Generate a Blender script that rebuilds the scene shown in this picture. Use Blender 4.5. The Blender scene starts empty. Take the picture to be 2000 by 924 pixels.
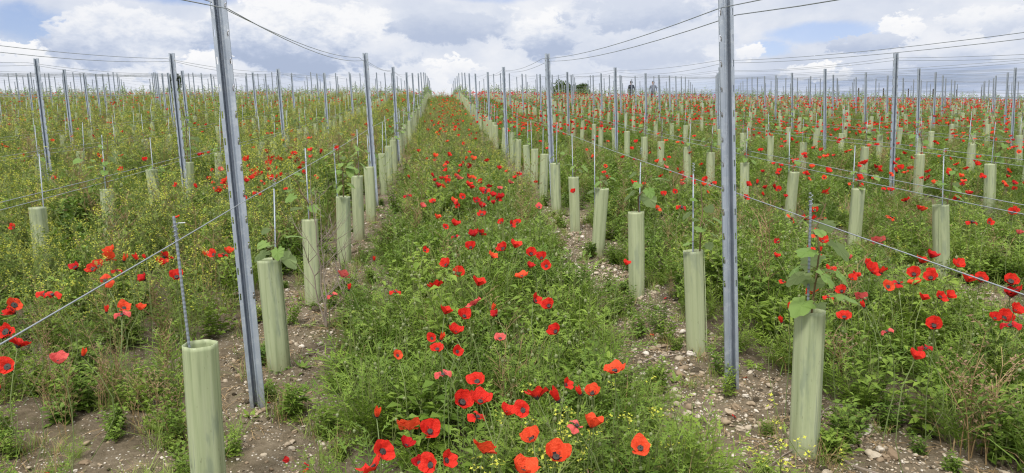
import bpy, math, random
import numpy as np
from mathutils import Vector, Matrix, Euler

SC = bpy.context.scene
COL = SC.collection
rad = math.radians

# ------------------------------------------------------------------ camera
CAM_H, SLOPE, FPX = 1.42, 0.0752, 1387.0
def cam_basis(yaw, pitch, roll):
    y, p, r = rad(yaw), rad(pitch), rad(roll)
    w = np.array([math.sin(y) * math.cos(p), math.cos(y) * math.cos(p), -math.sin(p)])
    a = np.array([math.cos(y), -math.sin(y), 0.0])
    u = np.cross(a, w)
    return a * math.cos(r) - u * math.sin(r), u * math.cos(r) + a * math.sin(r), w
CR, CU, CW = cam_basis(5.6, 7.3, 0.6)
cd = bpy.data.cameras.new('camera')
cd.sensor_width = 36.0
cd.lens = FPX / 2000.0 * 36.0
cd.clip_start, cd.clip_end = 0.05, 9000.0
cam = bpy.data.objects.new('camera', cd)
COL.objects.link(cam)
M = Matrix.Identity(4)
for i in range(3):
    M[i][0], M[i][1], M[i][2] = CR[i], CU[i], -CW[i]
M[2][3] = CAM_H
cam.matrix_world = M
SC.camera = cam
def seen(x, y, z):                                    # photo pixel and depth of a world point (for deciding what is in view)
    d = np.array([x, y, z - CAM_H]); k = d @ CW
    if k < 0.1: return -9999, -9999, k
    return 1000 + FPX * (d @ CR) / k, 462 - FPX * (d @ CU) / k, k

# ------------------------------------------------------------------ sky, sun, exposure
SUN_EL, SUN_AZ = 52.0, 205.0                          # sun high behind the camera, a little to the left
EXPO = 0.47
SC.view_settings.view_transform = 'Standard'
SC.view_settings.look = 'None'
SC.view_settings.exposure = EXPO
SC.view_settings.gamma = 1.0
SC.view_settings.use_curve_mapping = False
SC.render.engine = 'CYCLES'
SC.cycles.max_bounces = 5
SC.cycles.diffuse_bounces = 3
SC.cycles.glossy_bounces = 2
SC.cycles.transmission_bounces = 3
SC.cycles.transparent_max_bounces = 4
SC.cycles.sample_clamp_indirect = 6.0
SC.cycles.use_denoising = True
SC.cycles.filter_width = 1.2

W = bpy.data.worlds.new('World')
SC.world = W
W.use_nodes = True
nt = W.node_tree
nt.nodes.clear()
class Nodes:
    """small wrapper that builds math nodes"""
    def __init__(s, tree): s.t = tree; s.l = tree.links
    def new(s, kind, **kw):
        n = s.t.nodes.new(kind)
        for k, v in kw.items(): setattr(n, k, v)
        return n
    def put(s, sock, v):
        if v is None: return
        if isinstance(v, bpy.types.NodeSocket): s.l.new(v, sock)
        else: sock.default_value = v
    def m(s, op, a, b=None, c=None, clamp=False):
        n = s.new('ShaderNodeMath', operation=op); n.use_clamp = clamp
        for i, v in enumerate((a, b, c)): s.put(n.inputs[i], v)
        return n.outputs[0]
    def ramp(s, v, a, b, lo=0.0, hi=1.0, kind='SMOOTHSTEP'):
        n = s.new('ShaderNodeMapRange', interpolation_type=kind); n.clamp = True
        for i, q in enumerate((v, a, b, lo, hi)): s.put(n.inputs[i], q)
        return n.outputs[0]
    def noise(s, vec, scale, detail=4.0, rough=0.55, dist=0.0):
        n = s.new('ShaderNodeTexNoise'); s.put(n.inputs['Vector'], vec)
        n.inputs['Scale'].default_value = scale; n.inputs['Detail'].default_value = detail
        n.inputs['Roughness'].default_value = rough; n.inputs['Distortion'].default_value = dist
        return n.outputs[0]
    def xyz(s, x, y, z):
        n = s.new('ShaderNodeCombineXYZ')
        for i, v in enumerate((x, y, z)): s.put(n.inputs[i], v)
        return n.outputs[0]
    def colramp(s, v, stops):
        n = s.new('ShaderNodeValToRGB'); s.put(n.inputs[0], v)
        e = n.color_ramp.elements
        while len(e) < len(stops): e.new(0.5)
        for el, (p, c) in zip(e, stops): el.position = p; el.color = (*c, 1)
        return n.outputs[0]
    def mix(s, f, a, b):
        n = s.new('ShaderNodeMix', data_type='RGBA')
        s.put(n.inputs[0], f); s.put(n.inputs[6], a if isinstance(a, bpy.types.NodeSocket) else (*a, 1)); s.put(n.inputs[7], b if isinstance(b, bpy.types.NodeSocket) else (*b, 1))
        return n.outputs[2]
N = Nodes(nt)
tc = N.new('ShaderNodeTexCoord')
sp = N.new('ShaderNodeSeparateXYZ'); nt.links.new(tc.outputs['Generated'], sp.inputs[0])
DEG = 57.29578
az = N.m('MULTIPLY', N.m('ARCTAN2', sp.outputs[0], sp.outputs[1]), DEG)
el = N.m('MULTIPLY', N.m('ARCSINE', sp.outputs[2]), DEG)
pv = N.xyz(N.m('MULTIPLY', az, 0.1), N.m('MULTIPLY', el, 0.17), 0.37)
n_big = N.noise(pv, 2.0, 3.0, 0.5, 0.2)
n_edge = N.m('MULTIPLY_ADD', n_big, 0.55, N.m('MULTIPLY', N.noise(pv, 6.5, 8.0, 0.66, 0.3), 0.45))
n_fine = N.m('MULTIPLY_ADD', N.noise(pv, 7.5, 3.0, 0.55, 0.3), 0.6, N.m('MULTIPLY', N.noise(pv, 18.0, 6.0, 0.65, 0.3), 0.4))
n_body = N.noise(pv, 1.7, 6.0, 0.56, 0.1)
n_streak = N.noise(N.xyz(N.m('MULTIPLY', az, 0.04), N.m('MULTIPLY', el, 0.5), 2.1), 2.6, 5.0, 0.6)
S = N.m('ADD', 0.50, N.m('MULTIPLY', n_body, 0.62))
CLOUDS = [(-27.8, 6.3, 2.4, 0.8, 1, .9), (-21.9, 7.6, 5.7, 2.9, .95, .52), (-9.9, 8.3, 7.7, 3.0, .98, .47), (-17.4, 6.1, 2.1, 1.0, 1, .8),
          (-4.6, 7.0, 3.2, 1.2, .85, .55), (1.8, 9.1, 5.6, 1.2, .72, .55), (1.1, 6.0, 2.2, 1.1, 1.0, .8), (8.2, 8.8, 3.8, 2.1, .99, .52),
          (14.9, 9.8, 6.1, 1.7, .75, .58), (16.9, 7.3, 5.7, 1.7, .82, .66), (24.0, 6.8, 1.1, .7, 1, .9), (33.8, 7.5, 1.5, 1.3, 1, .8),
          (31.6, 6.9, 2.9, .7, .75, .55), (28.7, 5.1, 2.7, .7, 1.0, .8), (38.8, 7.8, 3.0, 1.0, .95, .7), (36.9, 5.8, 4.2, .8, .85, .6)]
HOLES = [(-27.9, 8.0, 3.6, 1.7, .9), (-19.3, 10.7, 5.0, .8, .8), (-15.6, 7.5, 1.4, 1.0, .7), (5.0, 11.6, 4.6, .7, .5), (29.2, 7.8, 4.6, .8, .75),
         (25.1, 6.9, 2.1, .7, .8), (20.0, 4.3, 2.3, .7, .3)]
def blob(a0, e0, ra, re, soft_lo, soft_hi, wob):
    da = N.m('DIVIDE', N.m('SUBTRACT', az, a0), ra)
    de = N.m('DIVIDE', N.m('SUBTRACT', el, e0), re)
    q = N.m('ADD', N.m('MULTIPLY', da, da), N.m('MULTIPLY', de, de))
    q = N.m('MULTIPLY_ADD', N.m('SUBTRACT', n_fine if ra < 3.1 else n_edge, 0.5), wob, q)
    return N.ramp(q, soft_hi, soft_lo), de
cover = None
for a0, e0, ra, re, k in HOLES:
    f, _ = blob(a0, e0, ra, re, 0.1, 1.3, 3.2)
    f = N.m('MULTIPLY', f, k)
    cover = f if cover is None else N.m('MAXIMUM', cover, f)
cover = N.m('SUBTRACT', 1.0, cover)
# low layer: long grey-blue streaks over the far right plain
lowf, _ = blob(34.0, 3.2, 22.0, 2.2, 0.3, 1.2, 0.6)
lowv = N.ramp(n_streak, 0.36, 0.70, 0.30, 0.86, 'LINEAR')
S = N.m('MULTIPLY_ADD', N.m('MULTIPLY', lowf, 0.85), N.m('SUBTRACT', lowv, S), S)
for a0, e0, ra, re, top, base in CLOUDS:
    f, de = blob(a0, e0, ra, re, 0.55, 1.05, 5.5)
    t = N.m('MULTIPLY_ADD', N.m('SUBTRACT', n_fine, 0.5), 1.8, N.m('MULTIPLY_ADD', N.m('SUBTRACT', n_edge, 0.5), 2.0, de))
    t = N.m('MULTIPLY_ADD', N.m('SUBTRACT', n_body, 0.5), 1.6, t)
    v = N.ramp(t, -0.9, 0.75, base, top)
    S = N.m('MULTIPLY_ADD', f, N.m('SUBTRACT', v, S), S)
    cover = N.m('MAXIMUM', cover, f)
ccol = N.colramp(S, [(0.36, (.36, .44, .61)), (0.55, (.495, .57, .735)), (0.78, (.715, .765, .872)), (1.0, (.99, .99, 1.0))])
ccol = N.mix(N.ramp(el, 14.0, 32.0), ccol, (1.0, .975, .93))
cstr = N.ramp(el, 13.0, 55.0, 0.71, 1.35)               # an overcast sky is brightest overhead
sky = N.new('ShaderNodeTexSky', sky_type='NISHITA')
sky.sun_disc = False
sky.sun_elevation = rad(SUN_EL)
sky.sun_rotation = rad(SUN_AZ)
sky.altitude = 100.0
sky.air_density = 1.3; sky.dust_density = 0.2; sky.ozone_density = 4.0
tint = N.new('ShaderNodeMix', data_type='RGBA', blend_type='MULTIPLY'); tint.inputs[0].default_value = 1.0
nt.links.new(sky.outputs[0], tint.inputs[6]); tint.inputs[7].default_value = (1.10, 1.0, 1.22, 1)   # bluer than the model near the horizon
bg1 = N.new('ShaderNodeBackground'); nt.links.new(tint.outputs[2], bg1.inputs[0]); bg1.inputs[1].default_value = 0.075
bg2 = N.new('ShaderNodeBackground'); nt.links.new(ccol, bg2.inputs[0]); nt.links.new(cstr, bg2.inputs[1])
mx = N.new('ShaderNodeMixShader')
nt.links.new(cover, mx.inputs[0]); nt.links.new(bg1.outputs[0], mx.inputs[1]); nt.links.new(bg2.outputs[0], mx.inputs[2])
wo = N.new('ShaderNodeOutputWorld'); nt.links.new(mx.outputs[0], wo.inputs[0])
W.cycles.sampling_method = 'MANUAL'
W.cycles.sample_map_resolution = 512

sl = bpy.data.lights.new('sun', 'SUN')
sl.energy, sl.angle, sl.color = 2.4, rad(11), (1.0, .95, .87)
so = bpy.data.objects.new('sun', sl); COL.objects.link(so)
sd = Vector((math.sin(rad(SUN_AZ)) * math.cos(rad(SUN_EL)), math.cos(rad(SUN_AZ)) * math.cos(rad(SUN_EL)), math.sin(rad(SUN_EL))))
so.rotation_euler = sd.to_track_quat('Z', 'Y').to_euler()
so.location = (0, -10, 30)

# ------------------------------------------------------------------ materials
def material(name):
    m = bpy.data.materials.new(name); m.use_nodes = True
    t = m.node_tree; t.nodes.clear()
    q = Nodes(t); q.out = q.new('ShaderNodeOutputMaterial')
    return m, q
def princ(q, col, rough=0.6, metal=0.0, spec=0.4, normal=None):
    b = q.new('ShaderNodeBsdfPrincipled')
    if isinstance(col, bpy.types.NodeSocket): q.l.new(col, b.inputs['Base Color'])
    else: b.inputs['Base Color'].default_value = (*col, 1)
    q.put(b.inputs['Roughness'], rough)
    b.inputs['Metallic'].default_value = metal
    b.inputs['Specular IOR Level'].default_value = spec
    if normal is not None: q.l.new(normal, b.inputs['Normal'])
    return b
def bump(q, h, strength, dist):
    b = q.new('ShaderNodeBump'); b.inputs['Strength'].default_value = strength; b.inputs['Distance'].default_value = dist
    q.l.new(h, b.inputs['Height']); return b.outputs[0]
def leafy(name, c1, c2, trans=0.3, rough=0.55, under=None, spec=0.25, tcol=None, crease=0.0, patch=0.0):
    """thin plant matter: per-plant hue from c1 to c2, part of the light passes through"""
    m, q = material(name)
    oi = q.new('ShaderNodeObjectInfo')
    g = q.new('ShaderNodeNewGeometry')
    r = q.m('MULTIPLY_ADD', g.outputs['Random Per Island'], 0.5, q.m('MULTIPLY', oi.outputs['Random'], 0.5))
    if patch: r = q.m('MULTIPLY_ADD', q.m('SUBTRACT', q.noise(oi.outputs['Location'], 1.3, 3, .6), .5), patch, r, clamp=True)
    c = q.mix(r, c1, c2)
    if under: c = q.mix(g.outputs['Backfacing'], c, under)
    nrm = None
    if crease:
        tx = q.new('ShaderNodeTexCoord'); n = q.noise(tx.outputs['Object'], 7.0, 4, .6, 1.0); nrm = bump(q, n, .35, crease)
        c = q.mix(q.m('MULTIPLY', q.ramp(n, .45, .70), .22), c, tuple(k * .6 for k in c1))
    b = princ(q, c, rough, spec=spec, normal=nrm)
    t = q.new('ShaderNodeBsdfTranslucent')
    if tcol: t.inputs[0].default_value = (*tcol, 1)
    else: q.l.new(c, t.inputs[0])
    mx = q.new('ShaderNodeMixShader'); mx.inputs[0].default_value = trans
    q.l.new(b.outputs[0], mx.inputs[1]); q.l.new(t.outputs[0], mx.inputs[2]); q.l.new(mx.outputs[0], q.out.inputs[0])
    return m
def plain(name, c, rough=0.6, metal=0.0, spec=0.4):
    m, q = material(name); q.l.new(princ(q, c, rough, metal, spec).outputs[0], q.out.inputs[0]); return m

G_FINE = leafy('fine_leaf', (.080, .155, .020), (.215, .315, .042), patch=1.6)
G_LEAF = leafy('weed_leaf', (.082, .160, .022), (.225, .325, .048), patch=1.6)
G_GRASS = leafy('grass_blade', (.115, .215, .034), (.310, .385, .095), patch=1.2)
G_STEM = leafy('weed_stem', (.120, .170, .050), (.200, .220, .085), 0.1)
G_OLIVE = leafy('olive_leaf', (.105, .180, .030), (.240, .310, .055), patch=1.4)
YELLOW = leafy('yellow_petal', (.500, .520, .060), (.640, .660, .110), 0.3)
BROWN = leafy('dry_stalk', (.200, .135, .065), (.380, .270, .140), 0.1)
RUST = leafy('russet_seed', (.200, .120, .075), (.320, .215, .140), 0.2)
BUDM = leafy('poppy_bud', (.170, .220, .090), (.240, .270, .130), 0.1)
VINE = leafy('vine_leaf', (.120, .215, .045), (.190, .290, .075), 0.3, under=(.30, .40, .18))
VSTEM = leafy('vine_stem', (.120, .080, .045), (.160, .120, .060), 0.0)
TWIG = leafy('twig_bark', (.180, .150, .125), (.270, .230, .190), 0.0)
PETAL = {'r': leafy('red_petal', (.600, .020, .014), (.820, .055, .032), 0.32, 0.5, spec=.15, crease=.12),
         'o': leafy('orange_petal', (.720, .062, .022), (.860, .120, .045), 0.34, 0.5, spec=.15, crease=.12),
         'd': leafy('crimson_petal', (.400, .010, .014), (.620, .024, .024), 0.25, 0.5, spec=.15, crease=.12),
         'p': leafy('faded_petal', (.680, .085, .085), (.800, .200, .175), 0.32, 0.5, spec=.15, crease=.12)}
BLACK = plain('poppy_black', (.012, .008, .014), .7)
CAPS = plain('poppy_capsule', (.028, .030, .026), .7)
STEMM = leafy('poppy_stem', (.110, .160, .055), (.170, .210, .080), 0.0)

def make_steel():
    m, q = material('galvanised_steel')
    t = q.new('ShaderNodeTexCoord'); mp = q.new('ShaderNodeMapping'); mp.inputs['Scale'].default_value = (60, 60, 1.2)
    q.l.new(t.outputs['Object'], mp.inputs[0])
    n = q.noise(mp.outputs[0], 1.0, 5.0, .6)
    n2 = q.noise(t.outputs['Object'], 9.0, 4.0, .6)
    f = q.m('MULTIPLY_ADD', n, .6, q.m('MULTIPLY', n2, .4))
    c = q.colramp(f, [(.3, (.30, .345, .41)), (.52, (.36, .41, .48)), (.72, (.43, .48, .55))])
    r = q.ramp(n2, .3, .7, .42, .62)
    n3 = q.noise(t.outputs['Object'], 35.0, 3.0, .7)
    c = q.mix(q.m('MULTIPLY', q.ramp(n3, .52, .62), .35), c, (.52, .56, .60))
    s = q.new('ShaderNodeSeparateXYZ'); q.l.new(t.outputs['Object'], s.inputs[0])
    c = q.mix(q.m('MULTIPLY', q.ramp(q.m('MULTIPLY_ADD', n2, .25, s.outputs[2]), .30, .12), .55), c, (.16, .125, .085))
    c = q.mix(q.m('MULTIPLY', q.ramp(n, .72, .78), .2), c, (.20, .17, .14))
    q.l.new(princ(q, c, r, .55, .5, bump(q, n, .15, .001)).outputs[0], q.out.inputs[0])
    return m
STEEL = make_steel()
WIRE = plain('wire_steel', (.30, .33, .37), .45, .6)
ROD = plain('rod_steel', (.27, .31, .36), .5, .5)
WOODP = plain('weathered_wood', (.060, .050, .045), .85)

def make_tube_mat():
    m, q = material('tube_plastic')
    t = q.new('ShaderNodeTexCoord'); oi = q.new('ShaderNodeObjectInfo')
    add = q.new('ShaderNodeVectorMath', operation='ADD')
    q.l.new(t.outputs['Object'], add.inputs[0])
    q.l.new(q.xyz(q.m('MULTIPLY', oi.outputs['Random'], 37.0), 0.0, q.m('MULTIPLY', oi.outputs['Random'], 11.0)), add.inputs[1])
    mp = q.new('ShaderNodeMapping'); mp.inputs['Scale'].default_value = (55, 55, 2.2); q.l.new(add.outputs[0], mp.inputs[0])
    st = q.noise(mp.outputs[0], 1.0, 3.0, .6)                     # streaks of the extruded sheet
    mp2 = q.new('ShaderNodeMapping'); mp2.inputs['Scale'].default_value = (16, 16, 3.5); q.l.new(add.outputs[0], mp2.inputs[0])
    pa = q.noise(mp2.outputs[0], 1.0, 4.0, .65)                   # translucent shading painted in as dark patches: inside showing through, condensation
    mp3 = q.new('ShaderNodeMapping'); mp3.inputs['Scale'].default_value = (90, 90, 40); q.l.new(add.outputs[0], mp3.inputs[0])
    sp = q.noise(mp3.outputs[0], 1.0, 2.0, .5)
    c = q.colramp(st, [(.28, (.285, .350, .200)), (.46, (.420, .485, .290)), (.56, (.455, .520, .320)), (.75, (.540, .595, .400))])
    c = q.mix(q.m('MULTIPLY', q.ramp(pa, .52, .66), .6), c, (.235, .300, .225))
    c = q.mix(q.m('MULTIPLY', q.ramp(st, .64, .70), .6), c, (.200, .255, .200))
    c = q.mix(q.m('MULTIPLY', q.ramp(sp, .68, .74), .35), c, (.110, .100, .060))
    s = q.new('ShaderNodeSeparateXYZ'); q.l.new(t.outputs['Object'], s.inputs[0])
    mud = q.m('MULTIPLY', q.ramp(q.m('MULTIPLY_ADD', pa, .30, s.outputs[2]), .28, .10), .65)
    c = q.mix(mud, c, (.210, .175, .095))                          # soil splashed on the foot
    c = q.mix(q.m('MULTIPLY', oi.outputs['Random'], .25), c, (.51, .53, .34))
    b = princ(q, c, .42, 0, .4, bump(q, st, .2, .002))
    tr = q.new('ShaderNodeBsdfTranslucent'); q.l.new(c, tr.inputs[0])
    mx = q.new('ShaderNodeMixShader'); mx.inputs[0].default_value = .3
    q.l.new(b.outputs[0], mx.inputs[1]); q.l.new(tr.outputs[0], mx.inputs[2]); q.l.new(mx.outputs[0], q.out.inputs[0])
    return m
TUBEM = make_tube_mat()

def make_soil():
    m, q = material('stony_soil')
    t = q.new('ShaderNodeTexCoord'); P = t.outputs['Object']
    a = q.noise(P, 2.2, 6, .6); b_ = q.noise(P, 26.0, 6, .65); d = q.noise(P, 120.0, 3, .6)
    c = q.colramp(q.m('MULTIPLY_ADD', a, .45, q.m('MULTIPLY', b_, .55)), [(.32, (.064, .050, .032)), (.5, (.125, .101, .069)), (.68, (.210, .175, .128))])
    c = q.mix(q.m('MULTIPLY', q.ramp(q.noise(P, 3.4, 5, .6), .55, .68), .5), c, (.070, .078, .026))   # moss and algae
    v = q.new('ShaderNodeTexVoronoi'); v.inputs['Scale'].default_value = 75.0; q.l.new(P, v.inputs['Vector'])
    wn = q.new('ShaderNodeSeparateColor'); q.l.new(v.outputs['Color'], wn.inputs[0])
    grit = q.m('MULTIPLY', q.ramp(v.outputs['Distance'], .42, .28), q.ramp(wn.outputs[0], .72, .76))
    c = q.mix(grit, c, q.colramp(wn.outputs[1], [(0, (.26, .20, .14)), (.6, (.46, .42, .36)), (1, (.62, .59, .54))]))
    h = q.m('MULTIPLY_ADD', grit, .5, q.m('MULTIPLY_ADD', d, .4, q.m('MULTIPLY', b_, 1.2)))
    q.l.new(princ(q, c, .92, 0, .15, bump(q, h, .8, .02)).outputs[0], q.out.inputs[0])
    return m
SOIL = make_soil()
def make_pebble():
    m, q = material('pebble'); oi = q.new('ShaderNodeObjectInfo'); t = q.new('ShaderNodeTexCoord')
    c = q.colramp(oi.outputs['Random'], [(0, (.18, .13, .085)), (.4, (.30, .24, .17)), (.75, (.43, .38, .30)), (1, (.64, .61, .56))])
    c = q.mix(q.m('MULTIPLY', q.noise(t.outputs['Object'], 5.0, 4, .6), .5), c, (.25, .19, .13))
    q.l.new(princ(q, c, .8, 0, .25).outputs[0], q.out.inputs[0]); return m
PEBBLE = make_pebble()

# ------------------------------------------------------------------ helpers
class MB:
    """collects geometry for one mesh"""
    def __init__(s): s.v, s.f, s.m = [], [], []
    def add(s, vs, fs, mat=0):
        o = len(s.v); s.v.extend(tuple(map(float, p)) for p in vs)
        s.f.extend(tuple(o + i for i in f) for f in fs); s.m.extend([mat] * len(fs))
    def strip(s, pts, widths, side, mat=0):
        vs = []
        for i, (p, w) in enumerate(zip(pts, widths)):
            d = side[i] if isinstance(side, list) else side
            vs += [p - d * w * .5, p + d * w * .5]
        s.add(vs, [(2 * i, 2 * i + 1, 2 * i + 3, 2 * i + 2) for i in range(len(pts) - 1)], mat)
    def tube(s, pts, radii, n=5, mat=0, cap=True):
        pts = [Vector(p) for p in pts]; vs = []; ref = Vector((0.31, 0.87, 0.12))
        for i, p in enumerate(pts):
            t = (pts[min(i + 1, len(pts) - 1)] - pts[max(i - 1, 0)]).normalized()
            if abs(t.dot(ref)) > .95: ref = Vector((1, .1, 0))
            a = t.cross(ref).normalized(); b = t.cross(a)
            r = radii[i] if hasattr(radii, '__len__') else radii
            vs += [p + (a * math.cos(2 * math.pi * k / n) + b * math.sin(2 * math.pi * k / n)) * r for k in range(n)]
        fs = [(i * n + k, i * n + (k + 1) % n, (i + 1) * n + (k + 1) % n, (i + 1) * n + k) for i in range(len(pts) - 1) for k in range(n)]
        if cap: fs += [tuple(range(n))[::-1], tuple(range((len(pts) - 1) * n, len(pts) * n))]
        s.add(vs, fs, mat)
    def mesh(s, name, mats, smooth=False):
        me = bpy.data.meshes.new(name); me.from_pydata(s.v, [], s.f)
        for m in mats: me.materials.append(m)
        me.polygons.foreach_set('material_index', s.m)
        if smooth: me.polygons.foreach_set('use_smooth', [True] * len(s.f))
        me.update(); return me
def obj(name, me, parent=None, loc=None):
    o = bpy.data.objects.new(name, me); COL.objects.link(o)
    if parent: o.parent = parent
    if loc is not None: o.location = loc
    return o
def tag(o, label=None, cat=None, group=None, kind=None):
    for k, v in (('label', label), ('category', cat), ('group', group), ('kind', kind)):
        if v: o[k] = v
    return o
def empty(name, loc, rot=(0, 0, 0)):
    o = bpy.data.objects.new(name, None); COL.objects.link(o); o.location = loc; o.rotation_euler = rot
    o.empty_display_size = .1; return o

def vnoise(x, y, scale, seed=0, octaves=1):
    x = np.asarray(x, float) * scale; y = np.asarray(y, float) * scale; out = 0; amp = 1; tot = 0
    for k in range(octaves):
        xi, yi = np.floor(x).astype(np.int64), np.floor(y).astype(np.int64); fx, fy = x - xi, y - yi
        fx, fy = fx * fx * (3 - 2 * fx), fy * fy * (3 - 2 * fy)
        def h(a, b):
            q = (a * 374761393 + b * 668265263 + (seed + k * 17) * 2147483647) & 0xffffffff
            q = ((q ^ (q >> 13)) * 1274126177) & 0xffffffff
            return ((q ^ (q >> 16)) & 0xffff) / 65535.0
        v = (h(xi, yi) * (1 - fx) + h(xi + 1, yi) * fx) * (1 - fy) + (h(xi, yi + 1) * (1 - fx) + h(xi + 1, yi + 1) * fx) * fy
        out = out + v * amp; tot += amp; amp *= .5; x = x * 2.03 + 5.1; y = y * 2.03 + 3.7
    return out / tot

# ------------------------------------------------------------------ ground
ROWS = {k: ({1: 1.36, 2: 3.66}.get(k, 5.8 + 2.2 * (k - 3)) if k > 0 else -.84 + 2.2 * (k + 1)) for k in list(range(-20, 0)) + list(range(1, 26))}
ROWX = np.array(sorted(ROWS.values()))
_by = np.array([-60, 0, 13, 18, 20, 25, 31, 37, 42, 48, 53, 59, 65, 70, 75, 81, 90, 100, 120, 160, 300, 600, 4000.])
_bz = np.array([0, 0, 0, .04, .07, .16, .31, .49, .65, .80, .72, .64, .52, .32, .02, -.42, -1.4, -2.3, -5.0, -11.5, -30., -54., -309.])
_fy = np.arange(-60, 4000, .5); _fz = np.interp(_fy, _by, _bz)
_k = np.hanning(17); _k /= _k.sum(); _fz = np.convolve(np.pad(_fz, 8, mode='edge'), _k, 'valid')
MOUNDS = [(-.82, 2.41), (-.86, 3.67), (-.885, 4.82), (-.82, 5.92), (1.405, 2.56), (1.375, 3.68), (1.335, 4.75), (1.33, 5.97), (-.84, 3.16), (1.36, 3.16)]
def ground(x, y, micro=False):
    x = np.asarray(x, float); y = np.asarray(y, float)
    z = SLOPE * y + np.interp(y, _fy, _fz)
    t = np.clip((y - 15) / 30, 0, 1); t = t * t * (3 - 2 * t)
    z = z - np.where(x > 0, .017, -.001) * np.clip(x, -60, 70) * t
    z = z + .05 * (vnoise(x, y, .35, 4) - .5)
    if micro:
        near = np.clip((30 - y) / 15, 0, 1)
        for mx_, my_ in MOUNDS: z = z + .035 * np.exp(-((x - mx_) ** 2 + (y - my_) ** 2) / .012)
        z = z + near * (.045 * (vnoise(x, y, 2.6, 7, 3) - .5) + .030 * (vnoise(x, y, 16, 9, 2) - .5) + .016 * (vnoise(x, y, 38, 19, 2) - .5))
    return z
def g1(x, y): return float(ground(x, y))
xs = np.unique(np.concatenate([[-3000, -900, -300, -160, -110], np.arange(-90, -15, 3), np.arange(-15, -4, .3), np.arange(-4, 4.5, .035), np.arange(4.5, 16, .3), np.arange(16, 110, 3), [130, 180, 300, 900, 3000]]))
ys = np.unique(np.concatenate([[-60, -20, -6, -2], np.arange(0, 1.4, .2), np.arange(1.4, 8, .035), np.arange(8, 20, .2), np.arange(20, 110, 1.5), [115, 120, 130, 145, 160, 200, 300, 450, 600, 1200, 2400, 4000]]))
X, Y = np.meshgrid(xs, ys)
Z = ground(X, Y, True)
nx, ny = len(xs), len(ys)
gm = bpy.data.meshes.new('ground')
idx = np.arange(nx * ny).reshape(ny, nx)
quads = np.stack([idx[:-1, :-1], idx[:-1, 1:], idx[1:, 1:], idx[1:, :-1]], -1).reshape(-1, 4)
gm.vertices.add(nx * ny); gm.vertices.foreach_set('co', np.stack([X, Y, Z], -1).ravel())
gm.loops.add(quads.size); gm.loops.foreach_set('vertex_index', quads.ravel())
gm.polygons.add(len(quads)); gm.polygons.foreach_set('loop_start', np.arange(0, quads.size, 4)); gm.polygons.foreach_set('loop_total', np.full(len(quads), 4))
gm.polygons.foreach_set('use_smooth', np.ones(len(quads), bool))
gm.update(); gm.validate(); gm.materials.append(SOIL)
tag(obj('ground', gm), 'brown stony soil of the sloping vineyard field', 'ground', kind='structure')

# how bare the soil is at a point: strips kept clear along the vine rows near the viewer
def bare(x, y):
    x = np.asarray(x, float); y = np.asarray(y, float)
    n = vnoise(x, y, 1.9, 21, 3) - .5; b = np.zeros_like(x)
    for k, (hw0, fade) in {-1: (.33, 14.), 1: (.34, 12.), 2: (.20, 9.), -2: (.10, 9.), 3: (.12, 11.)}.items():
        hw = hw0 * np.clip((fade - y) / (fade * .62), 0, 1) + .06 * (abs(k) == 1)
        d = np.abs(x - ROWS[k] + (.10 if k == 1 else (-.03 if k == -1 else 0))) + n * .62
        b = np.maximum(b, np.clip((hw - d) / .12 + .5, 0, 1) * (hw > .03))
    d = np.hypot((x + 1.22) / .50, (y - 2.75) / .62) + n * 1.1
    b = np.maximum(b, np.clip((1 - d) / .2 + .5, 0, 1))
    d = np.hypot((x - 1.82) / .26, (y - 2.35) / .5) + n * 1.1
    b = np.maximum(b, np.clip((1 - d) / .2 + .5, 0, 1))
    for cx, cy, r0 in ((-.42, 1.85, .36), (-1.75, 1.75, .45), (-1.35, 3.05, .3), (.95, 1.75, .33)):
        b = b * (1 - np.clip((1 - np.hypot(x - cx, y - cy) / r0 + n * .8) / .3, 0, 1) * .85)
    d = np.hypot((x + .02) / .2, (y - 2.45) / .14) + n * .9
    b = np.maximum(b, np.clip((1 - d) / .3 + .5, 0, 1) * .8)
    return b

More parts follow.
